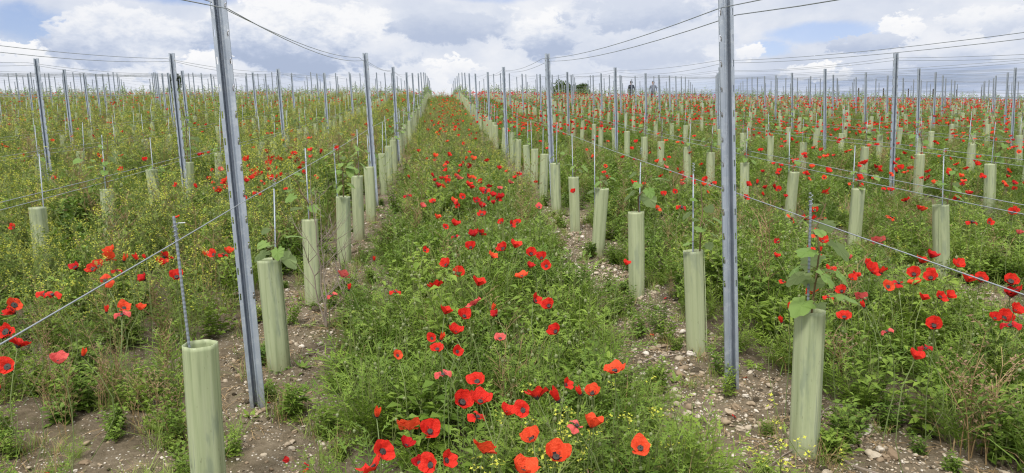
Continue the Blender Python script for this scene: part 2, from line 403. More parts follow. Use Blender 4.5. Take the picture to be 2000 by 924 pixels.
# ------------------------------------------------------------------ trellis posts
ORD = ['first', 'second', 'third', 'fourth', 'fifth', 'sixth', 'seventh', 'eighth', 'ninth', 'tenth']
def row_name(k):
    if k == -1: return 'vine row left of the poppies'
    if k == 1: return 'vine row right of the poppies'
    s = 'left' if k < 0 else 'right'
    if abs(k) <= 4: return '%s row %s of the poppies' % (ORD[abs(k) - 1], s)
    return None
R = random.Random(11)
POST_H = 1.86
def profile(mirror):
    p = [(-32, 12), (-32, 0), (-29, 0), (-23, 0), (-17, 0), (-15, 38), (-4, 40), (0, 6), (5, 2), (9, 6), (13, 3), (18, 2), (26, 2), (32, 2), (32, 15)]
    p = [(x * .001, (y - 12) * .001) for x, y in p]
    return [(-x, y) for x, y in p][::-1] if mirror else p
def post_mesh(name, mirror, detail):
    p = profile(mirror); n = len(p); th = .0022
    nrm = []
    for i in range(n):
        a, b = p[max(i - 1, 0)], p[min(i + 1, n - 1)]
        d = Vector((b[0] - a[0], b[1] - a[1])).normalized(); nrm.append((-d.y, d.x))
    q = [(x + nx_ * th, y + ny_ * th) for (x, y), (nx_, ny_) in zip(p, nrm)]
    zs = [-.25]; holes = []
    if detail:
        z = .55
        while z < POST_H - .05:
            zs += [z - .015, z + .015]; holes.append(len(zs) - 2); z += .112
    zs.append(POST_H)
    mb = MB()
    vs = [(x, y, z) for z in zs for (x, y) in p] + [(x, y, z) for z in zs for (x, y) in q]
    O = n * len(zs); fs = []
    hole_c = n - 1 - 3 if mirror else 2            # column of the small round holes
    edge_c = (0, 1) if mirror else (n - 2, n - 3)  # columns cut away by the wire notches
    for i in range(len(zs) - 1):
        for j in range(n - 1):
            if i in holes and (j == hole_c or j in edge_c): continue
            a = i * n + j
            fs.append((a, a + 1, a + 1 + n, a + n)); fs.append((O + a + 1, O + a, O + a + n, O + a + 1 + n))
        for j in (0, n - 1):
            a = i * n + j; fs.append((a, a + n, O + a + n, O + a) if j == 0 else (a + n, a, O + a, O + a + n))
    t = (len(zs) - 1) * n
    for j in range(n - 1): fs.append((t + j, t + j + 1, O + t + j + 1, O + t + j))
    mb.add(vs, fs)
    return mb.mesh(name, [STEEL]), [zs[h] + .015 for h in holes]
PM = {}
for mir in (False, True):
    PM[mir, True], HZ = post_mesh('post_profile', mir, True)
    PM[mir, False], _ = post_mesh('far_post_profile', mir, False)
def hook_mesh(mirror):
    s = -1 if mirror else 1; mb = MB()
    mb.tube([(s * .027, -.010, -.013), (s * .027, -.014, -.004), (s * .0275, -.014, .004), (s * .0315, -.012, .008)], .0028, 6)
    return mb.mesh('wire_hook', [STEEL])
HM = {m: hook_mesh(m) for m in (False, True)}
def posts_of(k):
    if k == -1: ph, d = 3.16, 5.62
    elif k == 1: ph, d = 3.16, 5.62
    elif k > 0: ph, d = 3.16 + {2: .2, 3: -.1}.get(k, 0), 5.62
    else: ph, d = 3.16 + {-2: .0, -3: 1.3, -4: .9}.get(k, .9), 5.62
    return [ph + i * d for i in range(0, 17) if ph + i * d < (92 if abs(k) < 12 else 78)]
def in_view(x, y, z0, z1, pad=40):
    a, b = seen(x, y, z0), seen(x, y, z1)
    if a[2] < .5: return False
    return -pad < a[0] < 2000 + pad and a[1] > -20 and b[1] < 930
POSTS = []
for k, x in ROWS.items():
    for i, y in enumerate(posts_of(k)):
        px = x + R.uniform(-.03, .03) * (i > 0); py = y + R.uniform(-.12, .12) * (i > 0)
        z = g1(px, py)
        if not in_view(px, py, z, z + POST_H): continue
        POSTS.append((math.hypot(px, py), k, i, px, py, z))
POSTS.sort()
print('posts', len(POSTS))
cnt = {}
for d, k, i, px, py, z in POSTS[:300]:
    n = cnt[k] = cnt.get(k, 0) + 1
    mir = k > 0
    o = tag(obj('trellis_post', PM[mir, d < 16], None, (px, py, z)), None, 'post')
    lean = rad(-2.0 + R.uniform(-.7, .7)); fwd = rad(R.uniform(-.8, .8))
    if k == -1 and i == 0: lean, fwd = rad(-2.1), 0
    if k == 1 and i == 0: lean, fwd = rad(-2.6), 0
    o.rotation_euler = (fwd, lean, rad(R.uniform(-6, 6)))
    if k == -1 and i == 0: o.rotation_euler[2] = rad(6)
    if k == 1 and i == 0: o.rotation_euler[2] = rad(-2)
    rn = row_name(k)
    if abs(k) == 1 and n == 1: lab = 'tall steel post close to the camera on the %s, cut by the top edge' % ('left' if k < 0 else 'right'); grp = 'steel trellis posts'
    elif rn and n <= 3: lab = '%s grey steel post from the front in the %s' % (ORD[n - 1], rn); grp = 'steel trellis posts'
    elif rn: lab = 'small grey steel post beyond the third one in the %s' % rn; grp = 'far posts of the ' + rn
    else:
        lab = 'thin grey steel post more than four rows out to the %s' % ('left' if k < 0 else 'right'); grp = 'far posts on the ' + ('left' if k < 0 else 'right')
    tag(o, lab, group=grp)
    if d < 11:
        for hz in HZ: obj('wire_hook', HM[mir], o, (0, 0, hz))
# short dark end posts at the far right
mb = MB(); mb.tube([(0, 0, -.2), (0, 0, .7), (.01, 0, 1.5)], [.055, .05, .048], 8); DP = mb.mesh('wooden_post', [WOODP])
for k in range(15, 22):
    x, y = ROWS[k] + .3, 57.0
    o = obj('wooden_post', DP, None, (x, y, g1(x, y))); o.rotation_euler = (0, rad(R.uniform(-2, 2)), R.uniform(0, 6))
    tag(o, 'short dark wooden end post against the blue horizon on the far right', 'post', 'dark wooden end posts')

# ------------------------------------------------------------------ trellis wires
def wire_run(name, k, h, side, r, sag, label, group, y0=None, y1=None, wob=0.0):
    x = ROWS[k]; ps = posts_of(k)
    ys_ = [ps[0] - 5.62] + ps + [ps[-1] + 3]
    pts = []
    for a, b in zip(ys_[:-1], ys_[1:]):
        ta, tb = g1(x, a) + h, g1(x, b) + h
        n = 10 if a < 12 else (6 if a < 40 else 2)
        s = sag * R.uniform(.6, 1.3)
        for j in range(n):
            t = j / n; y = a + (b - a) * t
            pts.append((x - math.sin(rad(2.2)) * h + side + wob * math.sin(y * 2.1 + h * 9), y, ta + (tb - ta) * t - 4 * s * t * (1 - t)))
    pts.append((x - .035 * h + side, ys_[-1], g1(x, ys_[-1]) + h))
    if abs(k) == 1: pts = [p for p in pts if p[1] > .25]
    mb = MB(); mb.tube(pts, r, 5)
    return tag(obj(name, mb.mesh('trellis_wire', [WIRE], True)), label, 'wire', group)
for k in ROWS:
    if k < -17 or k > 21: continue
    rn = row_name(k)
    lr = 'left' if k < 0 else 'right'
    if rn:
        L = ['left strand of the top wire pair of the ' + rn, 'right strand of the top wire pair of the ' + rn, 'low bright guide wire along the ' + rn, 'second low guide wire along the ' + rn]
        gp = 'trellis wires of the ' + rn
    else:
        L = ['thin top wire across the far vine rows on the ' + lr] * 2 + ['thin low wire across the far vine rows on the ' + lr] * 2
        gp = 'far trellis wires on the ' + lr
    g_ = (lambda j: gp) if rn else (lambda j: gp + (', top' if j < 2 else ', low'))
    big = abs(k) <= 3
    wire_run('trellis_wire', k, 1.80, -.036, .0024 if big else .0026, .05 if big else .03, L[0], g_(0))
    wire_run('trellis_wire', k, 1.77, .036, .0024 if big else .0026, .07 if big else .03, L[1], g_(1))
    if abs(k) == 1: wire_run('trellis_wire', k, .97, .037, .0020, .012, L[2], g_(2))
    elif abs(k) <= 4:
        wire_run('trellis_wire', k, .67 if k < 0 else .72, .037, .0030, .01, L[2], g_(2), wob=.004)
        wire_run('trellis_wire', k, .61 if k < 0 else .68, -.037, .0030, .02, L[3], g_(3), wob=.004)
        if abs(k) > 1: wire_run('trellis_wire', k, 1.40, .037, .002, .03, 'middle wire along the ' + rn, g_(3))
    elif abs(k) < 15:
        wire_run('trellis_wire', k, .70, .037, .0026, .02, L[2], g_(2))

# ------------------------------------------------------------------ grow tubes, stakes and vines
def tube_mesh(seed):
    r_ = random.Random(seed); mb = MB(); n = 36; H = .60; Rr = .0535
    def rr(a): return Rr * (1 + .045 * math.cos(6 * a + seed) + .012 * math.cos(18 * a + 1))
    zs = [-.06, 0, .12, .25, .4, .52, .585, H]
    ring = []
    for inner in (0, 1):
        for z in zs:
            tw = .05 * math.sin(z * 4 + seed); bx = .006 * math.sin(z * 3 + seed); 
            for i in range(n):
                a = 2 * math.pi * i / n; q = rr(a + tw) - inner * .0022
                ring.append((q * math.cos(a) + bx, q * math.sin(a) * (1 + .04 * math.sin(seed)), z))
    m = len(zs); O = n * m; fs = []
    for j in range(m - 1):
        for i in range(n):
            a, b = j * n + i, j * n + (i + 1) % n
            fs.append((a, b, b + n, a + n)); fs.append((O + b, O + a, O + a + n, O + b + n))
    for i in range(n): fs.append(((m - 1) * n + i, (m - 1) * n + (i + 1) % n, O + (m - 1) * n + (i + 1) % n, O + (m - 1) * n + i))
    mb.add(ring, fs)
    return mb.mesh('grow_tube', [TUBEM], True)
def seam_mesh(seed):                                   # the folded overlap where the sheet is closed
    mb = MB(); a = seed * 1.7 - 1.9
    c, s = math.cos(a), math.sin(a); pts = []
    for off, rr in ((-.10, .0560), (-.09, .0600), (.09, .0600), (.10, .0560)):
        pts.append((math.cos(a + off) * rr, math.sin(a + off) * rr))
    zz = (-.03, .2, .4, .597)
    vs = [(x + .006 * math.sin(z * 3 + seed), y, z) for z in zz for x, y in pts]
    fs = [(j * 4 + i, j * 4 + i + 1, j * 4 + i + 5, j * 4 + i + 4) for j in range(3) for i in range(3)]
    mb.add(vs, fs); return mb.mesh('seam', [TUBEM])
TM = [tube_mesh(s) for s in range(5)]; SM = [seam_mesh(s) for s in range(5)]
def vine_leaf(mb, base, direction, size, rng, mat=0):
    """five-lobed leaf; base = end of its stalk, direction = where the tip points"""
    d = direction.normalized(); up = Vector((rng.uniform(-.5, .5), rng.uniform(-.5, .5), 1))
    sd_ = d.cross(up).normalized(); nn = sd_.cross(d).normalized()
    prof = [(0, .10), (20, .46), (38, .52), (52, .40), (74, .60), (92, .62), (104, .50), (128, .66), (148, .80), (160, .82), (172, .98), (180, 1.04)]
    cols = [(math.pi - math.radians(a), r) for a, r in prof]
    pts2 = [(r * math.sin(t), r * math.cos(t)) for t, r in cols]
    full = pts2 + [(-x, y) for x, y in pts2[-2:0:-1]]
    ctr = base + d * size * .42
    curl = rng.uniform(.1, .5)
    vs = [base + d * size * .40 - nn * size * .02]
    for x, y in full:
        x *= 1.0 + rng.uniform(-.05, .05); w = (x * x + (y - .4) ** 2)
        vs.append(base + d * size * (y * .62 + .25) + sd_ * size * x * .62 - nn * size * curl * w * .5 + nn * size * rng.uniform(-.03, .03))
    n = len(full)
    mb.add(vs, [(0, 1 + i, 1 + (i + 1) % n) for i in range(n)], mat)
def vine_meshes(seed, top, nl, bend):
    r_ = random.Random(seed); st, lv = MB(), MB()
    pts = [Vector((0, 0, -.02)), Vector((.01, 0, .3)), Vector((0, .01, .58))]
    for j in range(1, 6):
        t = j / 5; pts.append(Vector((bend[0] * t * t + r_.uniform(-.012, .012), bend[1] * t * t + r_.uniform(-.012, .012), .58 + (top - .58) * t)))
    st.tube(pts, [.006, .0055, .005] + [.0045 - .0005 * j for j in range(5)], 5)
    sh = [pts]
    if nl > 7:
        b0 = pts[3]; az_ = r_.uniform(0, 6.28); e = b0 + Vector((math.cos(az_) * .12, math.sin(az_) * .12, .12))
        p2 = [b0, (b0 + e) / 2 + Vector((0, 0, .02)), e, e + Vector((math.cos(az_) * .05, math.sin(az_) * .05, -.01))]; st.tube(p2, [.004, .0035, .003, .002], 4); sh.append(p2)
    for j in range(nl):
        line = sh[1] if (len(sh) > 1 and j % 4 == 3) else pts
        lo = 2.4 if line is pts else .6
        f = lo + (len(line) - 1 - lo) * ((j + .6) / nl); i = min(int(f), len(line) - 2)
        p = line[i].lerp(line[i + 1], f - i)
        a = j * 2.4 + r_.uniform(-.6, .6); pl = r_.uniform(.03, .07)
        e = p + Vector((math.cos(a) * pl, math.sin(a) * pl, r_.uniform(.005, .04)))
        st.tube([p, (p + e) / 2 + Vector((0, 0, .008)), e], .0013, 3)
        size = BIG * r_.uniform(.065, .115) * (1 - .45 * max(0, (j / nl) - .5) * 2 * (nl > 6))
        vine_leaf(lv, e, Vector((math.cos(a), math.sin(a), r_.uniform(-1.5, -.15))), size, r_)
    return st, lv
VPROTO = []
BIG = 1.0
for s, (top, nl, bd) in enumerate([(.70, 5, (.03, .02)), (.80, 8, (.10, -.04)), (.98, 13, (.03, .03)), (1.12, 17, (-.04, .05)), (.90, 11, (-.12, .04)), (.66, 4, (-.03, -.02)), (1.05, 18, (.06, .0)), (1.04, 17, (-.02, -.03)), (.74, 7, (.03, -.04))]):
    BIG = 1.25 if s == 7 else (1.25 if s == 8 else .92)
    st, lv = vine_meshes(100 + s, top, nl, bd)
    VPROTO.append((st.mesh('vine_stem', [VSTEM]), lv.mesh('vine_leaves', [VINE]), st, lv))
def rod_mesh(h, rebar):
    mb = MB(); n = 150 if rebar else 2
    if rebar:
        pts = [(0, 0, -.1 + (h + .1) * i / n) for i in range(n + 1)]; rr = [.0042 + .0009 * (i % 2) for i in range(n + 1)]
    else: pts, rr = [(0, 0, -.1), (.002, .0, h * .5), (0, 0, h)], .0042
    mb.tube(pts, rr, 8 if rebar else 6); return mb.mesh('vine_stake', [ROD], not rebar)
RODM = [rod_mesh(1.00, False), rod_mesh(1.06, False), rod_mesh(.95, False)]; REBAR = rod_mesh(1.03, True)
TUBES = []
FIXED = {-1: [(-.82, 2.41), (-.86, 3.67), (-.885, 4.82), (-.82, 5.92), (-.815, 7.0), (-.78, 7.85)], 1: [(1.405, 2.56), (1.375, 3.68), (1.335, 4.75), (1.33, 5.97), (1.34, 7.1)],
         2: [(3.78, 4.98), (3.70, 6.03), (3.69, 7.23), (3.62, 8.21)], 3: [(6.17, 7.45), (6.0, 8.44), (6.12, 9.84)], -2: [(-3.0, 5.6), (-3.03, 6.78)]}
for k, x in ROWS.items():
    ph, d = (2.41, 1.12) if k == -1 else ((2.57, 1.1) if k == 1 else ({2: 4.91, 3: 7.45, -2: 5.66, -3: 5.43}.get(k, 2 + R.random()), 1.12))
    while ph - d > 1.2 and k not in FIXED: ph -= d
    y = ph; i = 0
    while y < 84:
        jx, jy = R.uniform(-.035, .035), R.uniform(-.06, .06)
        px, py = x + jx, y + jy
        fx = FIXED.get(k, [])
        if i < len(fx): px, py = fx[i]; y = py
        z = g1(px, py)
        if abs(k) > 1 and R.random() < .06: pass
        elif in_view(px, py, z, z + .6, 60 if abs(k) < 8 else 20): TUBES.append((math.hypot(px, py), k, i, px, py, z))
        y += d; i += 1
TUBES.sort(); print('tubes', len(TUBES))
FAR_T, cnt = [], {}
for q, (d, k, i, px, py, z) in enumerate(TUBES):
    n = cnt[k] = cnt.get(k, 0) + 1
    tilt = (rad(R.gauss(0, 1.6)), rad(R.gauss(0 if k < 0 else .8, 1.5)), R.uniform(0, 6.28))
    dz = R.uniform(-.035, .02)
    vt = R.choice([0, 1, 2, 3, 4, 5, 6]) if d < 30 else R.choice([1, 2, 3, 4, 6, 3])
    vs_ = R.uniform(.9, 1.12)
    if R.random() < .25 and d < 40: vt = None
    if k == -1 and i == 0: tilt, dz, vt = (0, rad(-.6), 2.6), 0, None
    if k == -1 and i == 1: vt, vs_ = 8, 1.0
    if k == 1 and i == 0: tilt, dz, vt, vs_ = (0, rad(1.0), 1.0), 0, 7, .98
    if k == 1 and i == 1: vt, vs_ = 2, .98
    if k == -2 and i == 0: vt = None
    if (k, i) in ((-1, 2), (-1, 3), (-1, 4), (1, 3), (1, 4), (2, 0), (2, 1), (-2, 1)): vt = {(-1, 2): 4, (-1, 3): 6, (-1, 4): 2, (1, 3): 1, (1, 4): 5, (2, 0): 4, (2, 1): 1, (-2, 1): 2}[k, i]
    if k == 1 and i == 2: vt, vs_ = 8, 1.15
    if q >= 300:
        FAR_T.append((px, py, z + dz, tilt, 1 if vt is None else vt, vs_)); continue
    rn = row_name(k)
    lr = 'left' if k < 0 else 'right'
    def lab(what, short):
        if abs(k) == 1 and n <= 7: return '%s %s from the front in the %s' % (ORD[n - 1], what, rn), short + ' of the ' + rn
        if rn and abs(k) in (2, 3) and n <= 3: return '%s %s from the front in the %s' % (ORD[n - 1], what, rn), short + ' of the ' + rn
        lim = 'seventh' if abs(k) == 1 else 'third'
        if rn and abs(k) <= 3: return '%s beyond the %s one in the %s' % (what, lim, rn), 'rear %s of the %s' % (short, rn)
        return 'small %s four or more rows to the %s of the poppies' % (what, lr), 'far %s on the %s' % (short, lr)
    t = obj('grow_tube', TM[q % 5], None, (px, py, z + dz)); t.rotation_euler = tilt
    if d < 14: obj('seam', SM[q % 5], t)
    a, b = lab('pale green grow tube', 'grow tubes'); tag(t, a, 'grow tube', b)
    st = obj('vine_stake', REBAR if (abs(k) == 1 and i == 0) else RODM[q % 3], None, (px + R.uniform(-.025, .025), py + .03, z))
    st.rotation_euler = (rad(R.gauss(0, .8)), rad(R.gauss(-1.2, .8)), R.uniform(0, 6))
    if k == -1 and i == 0: st.location = (px - .015, py + .02, z); st.rotation_euler = (0, rad(-2.6), 0)
    a, b = lab('thin metal stake', 'stakes'); tag(st, a, 'stake', b)
    if d < 6.5:
        tm = MB(); hh = .955 + .05 * (q % 2); tm.tube([(.0075 * math.cos(a_ * .9), .0075 * math.sin(a_ * .9), hh + .0022 * a_) for a_ in range(24)] + [(.03, .012, hh + .05)], .0014, 4)
        obj('wire_tie', tm.mesh('wire_tie', [WIRE]), st)
    if vt is not None:
        v = empty('grapevine', (px + .01, py - .01, z + dz), (0, 0, R.uniform(0, 6.28) if d > 5 else .6)); v.scale = (vs_,) * 3
        obj('vine_stem', VPROTO[vt][0], v); obj('vine_leaves', VPROTO[vt][1], v)
        a, b = lab('leafy young grapevine', 'grapevines'); tag(v, a, 'grapevine', b)

# ------------------------------------------------------------------ instanced ground cover ("stuff": nobody could count it)
def instancer(name, label, cat, protos, mats, pts, rots, scl, idx):
    src = bpy.data.collections.new(name + '_source')
    for i, me in enumerate(protos):
        src.objects.link(bpy.data.objects.new('%s_source_%02d' % (name, i), me))
    n = len(pts)
    me = bpy.data.meshes.new(name); me.vertices.add(n); me.vertices.foreach_set('co', np.asarray(pts, float).ravel())
    a = me.attributes.new('turn', 'FLOAT_VECTOR', 'POINT'); a.data.foreach_set('vector', np.asarray(rots, float).ravel())
    a = me.attributes.new('size', 'FLOAT_VECTOR', 'POINT'); a.data.foreach_set('vector', np.asarray(scl, float).ravel())
    a = me.attributes.new('kindno', 'INT', 'POINT'); a.data.foreach_set('value', np.asarray(idx, np.int32))
    ng = bpy.data.node_groups.new(name + '_nodes', 'GeometryNodeTree')
    ng.interface.new_socket('Geometry', in_out='INPUT', socket_type='NodeSocketGeometry')
    ng.interface.new_socket('Geometry', in_out='OUTPUT', socket_type='NodeSocketGeometry')
    nn = ng.nodes; lk = ng.links
    gi, go = nn.new('NodeGroupInput'), nn.new('NodeGroupOutput')
    ip = nn.new('GeometryNodeInstanceOnPoints'); ci = nn.new('GeometryNodeCollectionInfo')
    ci.inputs['Collection'].default_value = src; ci.inputs['Separate Children'].default_value = True; ci.inputs['Reset Children'].default_value = True
    def attr(nm, ty):
        q = nn.new('GeometryNodeInputNamedAttribute'); q.data_type = ty; q.inputs['Name'].default_value = nm; return q.outputs['Attribute']
    e2r = nn.new('FunctionNodeEulerToRotation'); lk.new(attr('turn', 'FLOAT_VECTOR'), e2r.inputs[0])
    lk.new(gi.outputs[0], ip.inputs['Points']); lk.new(ci.outputs[0], ip.inputs['Instance'])
    ip.inputs['Pick Instance'].default_value = True
    lk.new(attr('kindno', 'INT'), ip.inputs['Instance Index']); lk.new(e2r.outputs[0], ip.inputs['Rotation']); lk.new(attr('size', 'FLOAT_VECTOR'), ip.inputs['Scale'])
    lk.new(ip.outputs[0], go.inputs[0])
    o = obj(name, me); md = o.modifiers.new('scatter', 'NODES'); md.node_group = ng
    return tag(o, label, cat, kind='stuff')

def arc_pts(base, az_, el0, el1, length, n):
    p = Vector(base); out = [p.copy()]
    for i in range(n):
        e = el0 + (el1 - el0) * (i + .5) / n
        p = p + Vector((math.cos(az_) * math.cos(e), math.sin(az_) * math.cos(e), math.sin(e))) * (length / n); out.append(p.copy())
    return out
def diamond(mb, p, d, side, ln, w, mat):
    m_ = p + d * ln * .45
    mb.add([p, m_ + side * w * .5, p + d * ln, m_ - side * w * .5], [(0, 1, 2, 3)], mat)
def feather(mb, base, az_, el0, el1, length, rng, mat, npair=7, lw=.0065, ll=.30):
    pts = arc_pts(base, az_, el0, el1, length, npair)
    side = Vector((-math.sin(az_), math.cos(az_), rng.uniform(-.3, .3))).normalized()
    mb.strip(pts, [.004 * (1 - .7 * i / npair) + .001 for i in range(npair + 1)], side, mat)
    for i in range(1, npair + 1):
        t = i / npair; d = (pts[i] - pts[i - 1]).normalized(); up = side.cross(d)
        l = length * ll * math.sin(math.pi * (.18 + .75 * t)) * rng.uniform(.75, 1.2)
        for s in (-1, 1):
            dd = (d * .75 + side * s * .8 + up * rng.uniform(-.15, .35)).normalized()
            diamond(mb, pts[i], dd, dd.cross(up).normalized(), l, lw * rng.uniform(.8, 1.4), mat)
            if l > .05: diamond(mb, pts[i] + dd * l * .45, (dd + side * s * .5 + d * .3).normalized(), d, l * .5, lw * .8, mat)
    diamond(mb, pts[-1], (pts[-1] - pts[-2]).normalized(), side, length * .12, lw * 1.4, mat)
def blade(mb, base, az_, el0, el1, length, w, rng, mat):
    pts = arc_pts(base, az_, el0, el1, length, 3); side = Vector((-math.sin(az_), math.cos(az_), rng.uniform(-.5, .5))).normalized()
    mb.strip(pts, [w * .8, w, w * .7, w * .08], side, mat)
def bud(mb, p, d, ln, mat):
    a = d.orthogonal().normalized(); b = d.cross(a); vs = []
    for t, r in ((0, .12), (.3, .36), (.65, .34), (1, .05)):
        vs += [p + d * ln * t + (a * math.cos(q * 1.2566) + b * math.sin(q * 1.2566)) * ln * r for q in range(5)]
    mb.add(vs, [(i * 5 + k, i * 5 + (k + 1) % 5, i * 5 + 5 + (k + 1) % 5, i * 5 + 5 + k) for i in range(3) for k in range(5)], mat)
def nod_stem(mb, base, h, rng, smat, bmat):
    a = rng.uniform(0, 6.28); top = Vector(base) + Vector((math.cos(a) * h * .12, math.sin(a) * h * .12, h))
    o = Vector((math.cos(a), math.sin(a), 0)); q = [Vector(base), Vector(base).lerp(top, .55) + o * .01, top, top + o * .014 + Vector((0, 0, .008)), top + o * .026 - Vector((0, 0, .008))]
    mb.tube(q, [.0015, .0013, .0011, .001, .001], 3, smat, False)
    bud(mb, q[-1], Vector((o.x * .15, o.y * .15, -1)).normalized(), .019, bmat)
def P_fine(seed):          # poppy and chamomile foliage
    r_ = random.Random(seed); mb = MB()
    for j in range(15):
        a = j * 2.4 + r_.uniform(-.4, .4); rr = r_.uniform(0, .06)
        feather(mb, (math.cos(a) * rr, math.sin(a) * rr, r_.uniform(0, .08)), a, r_.uniform(.9, 1.5), r_.uniform(-.2, .9), r_.uniform(.14, .32), r_, 0, 7)
    for j in range(6):
        a = r_.uniform(0, 6.28); l = r_.uniform(.22, .38)
        pts = arc_pts((math.cos(a) * .03, math.sin(a) * .03, 0), a, 1.45, r_.uniform(.9, 1.4), l, 5)
        mb.tube(pts, .0016, 3, 1, False)
        for p in pts[2:]: feather(mb, p, r_.uniform(0, 6.28), .7, .2, r_.uniform(.05, .09), r_, 0, 4)
    for j in range(2): nod_stem(mb, (r_.uniform(-.08, .08), r_.uniform(-.08, .08), .05), r_.uniform(.28, .42), r_, 1, 2)
    return mb.mesh('fine_tuft', [G_FINE, G_STEM, BUDM])
def P_leafy(seed, h=.34, lw=.26, olive=False, ls=1.0):
    r_ = random.Random(seed); mb = MB()
    for j in range(11):
        a = r_.uniform(0, 6.28); l = h * r_.uniform(.6, 1.1)
        pts = arc_pts((r_.uniform(-.07, .07), r_.uniform(-.07, .07), 0), a, 1.5, r_.uniform(.6, 1.3), l, 8)
        mb.tube(pts, .0017, 3, 1, False)
        for i, p in enumerate(pts[1:]):
            for s in range(2):
                b = a + i * 2.1 + s * 3.1 + r_.uniform(-.4, .4); e = r_.uniform(-.1, .8); ll = ls * r_.uniform(.035, .075) * (1.25 - .5 * i / 8)
                d = Vector((math.cos(b) * math.cos(e), math.sin(b) * math.cos(e), math.sin(e)))
                sd_ = d.cross(Vector((r_.uniform(-.3, .3), r_.uniform(-.3, .3), 1))).normalized(); m_ = p + d * ll * .5 + Vector((0, 0, .004)); w = ll * lw
                t_ = p + d * ll - Vector((0, 0, ll * .15))
                mb.add([p, m_ + sd_ * w, t_, m_ - sd_ * w], [(0, 1, 2), (0, 2, 3)], 0)
    return mb.mesh('leafy_tuft', [G_OLIVE if olive else G_LEAF, G_STEM])
def P_grass(seed, dry=False):
    r_ = random.Random(seed); mb = MB()
    for j in range(55):
        a = r_.uniform(0, 6.28)
        blade(mb, (r_.gauss(0, .06), r_.gauss(0, .06), 0), a, r_.uniform(1.0, 1.55), r_.uniform(-.4, 1.2), r_.uniform(.12, .36), r_.uniform(.003, .0065), r_, 1 if r_.random() < (.5 if dry else .08) else 0)
    return mb.mesh('grass_tuft', [G_GRASS, BROWN])
def P_mustard(seed, h=.6, flowers=True):
    r_ = random.Random(seed); mb = MB()
    for j in range(3):
        a = r_.uniform(0, 6.28); base = Vector((r_.uniform(-.06, .06), r_.uniform(-.06, .06), 0))
        pts = arc_pts(base, a, 1.5, r_.uniform(1.1, 1.5), h * r_.uniform(.8, 1.1), 7)
        mb.tube(pts, [.0028 - .0003 * i for i in range(8)], 4, 1, False)
        ends = [pts[-1]]
        for i in range(1, 7):
            for q in range(2):
                b = r_.uniform(0, 6.28)
                if r_.random() < .75: feather(mb, pts[i], b, .8, -.1, r_.uniform(.05, .11) * (1.3 - .1 * i), r_, 0, 4, .006, .28)
            if i >= 2 and r_.random() < .85:
                b = r_.uniform(0, 6.28); br = arc_pts(pts[i], b, .7, 1.3, r_.uniform(.10, .22), 4); mb.tube(br, .0013, 3, 1, False); ends.append(br[-1])
                feather(mb, br[1], b + 1, .8, .1, .05, r_, 0, 3, .005); feather(mb, br[2], b - 1, .8, .1, .04, r_, 0, 3, .005)
        if flowers:
            for e in ends:
                for q in range(r_.randint(5, 9)):
                    c = e + Vector((r_.gauss(0, .010), r_.gauss(0, .010), r_.uniform(-.03, .014))); s = r_.uniform(.0045, .0075); t0 = r_.uniform(0, 1.5)
                    nrm = Vector((r_.uniform(-.8, .8), r_.uniform(-.8, .8), 1)).normalized(); u_ = nrm.orthogonal().normalized(); v_ = nrm.cross(u_)
                    for z_ in range(2):
                        d1 = u_ * math.cos(t0 + z_ * 1.57) + v_ * math.sin(t0 + z_ * 1.57); d2 = nrm.cross(d1)
                        mb.add([c - d1 * s + nrm * s * .3, c + d2 * s * .45, c + d1 * s + nrm * s * .3, c - d2 * s * .45], [(0, 1, 2, 3)], 2)
    return mb.mesh('mustard_plant', [G_OLIVE, G_STEM, YELLOW])
def P_dry(seed, h=.5):
    r_ = random.Random(seed); mb = MB()
    for j in range(4):
        a = r_.uniform(0, 6.28); pts = arc_pts((r_.uniform(-.05, .05), r_.uniform(-.05, .05), 0), a, 1.5, r_.uniform(1.0, 1.5), h * r_.uniform(.6, 1.1), 6)
        mb.tube(pts, [.0026 - .0003 * i for i in range(7)], 4, 0, False)
        for i in range(2, 7):
            for q in range(3):
                b = r_.uniform(0, 6.28); br = arc_pts(pts[i], b, 1.0, .5, r_.uniform(.04, .12), 2); mb.tube(br, .001, 3, 0, False)
                for w in range(5):
                    p = br[1].lerp(br[2], r_.random()); d = Vector((r_.uniform(-1, 1), r_.uniform(-1, 1), r_.uniform(-.5, 1))).normalized()
                    diamond(mb, p, d, d.orthogonal().normalized(), r_.uniform(.008, .018), .006, 1 if r_.random() < .7 else 2)
    return mb.mesh('dry_plant', [BROWN, RUST, G_OLIVE])
def P_low(seed):           # seedlings and small rosettes on the bare soil
    r_ = random.Random(seed); mb = MB()
    for j in range(7):
        a = j * .9 + r_.uniform(-.3, .3)
        if seed % 2: feather(mb, (0, 0, .004), a, .7, -.1, r_.uniform(.04, .09), r_, 0, 4, .007, .32)
        else:
            e = r_.uniform(.1, .7); d = Vector((math.cos(a) * math.cos(e), math.sin(a) * math.cos(e), math.sin(e))); diamond(mb, Vector((0, 0, .004)), d, d.cross(Vector((0, 0, 1))).normalized(), r_.uniform(.03, .07), .02, 0)
    return mb.mesh('seedling', [G_LEAF])

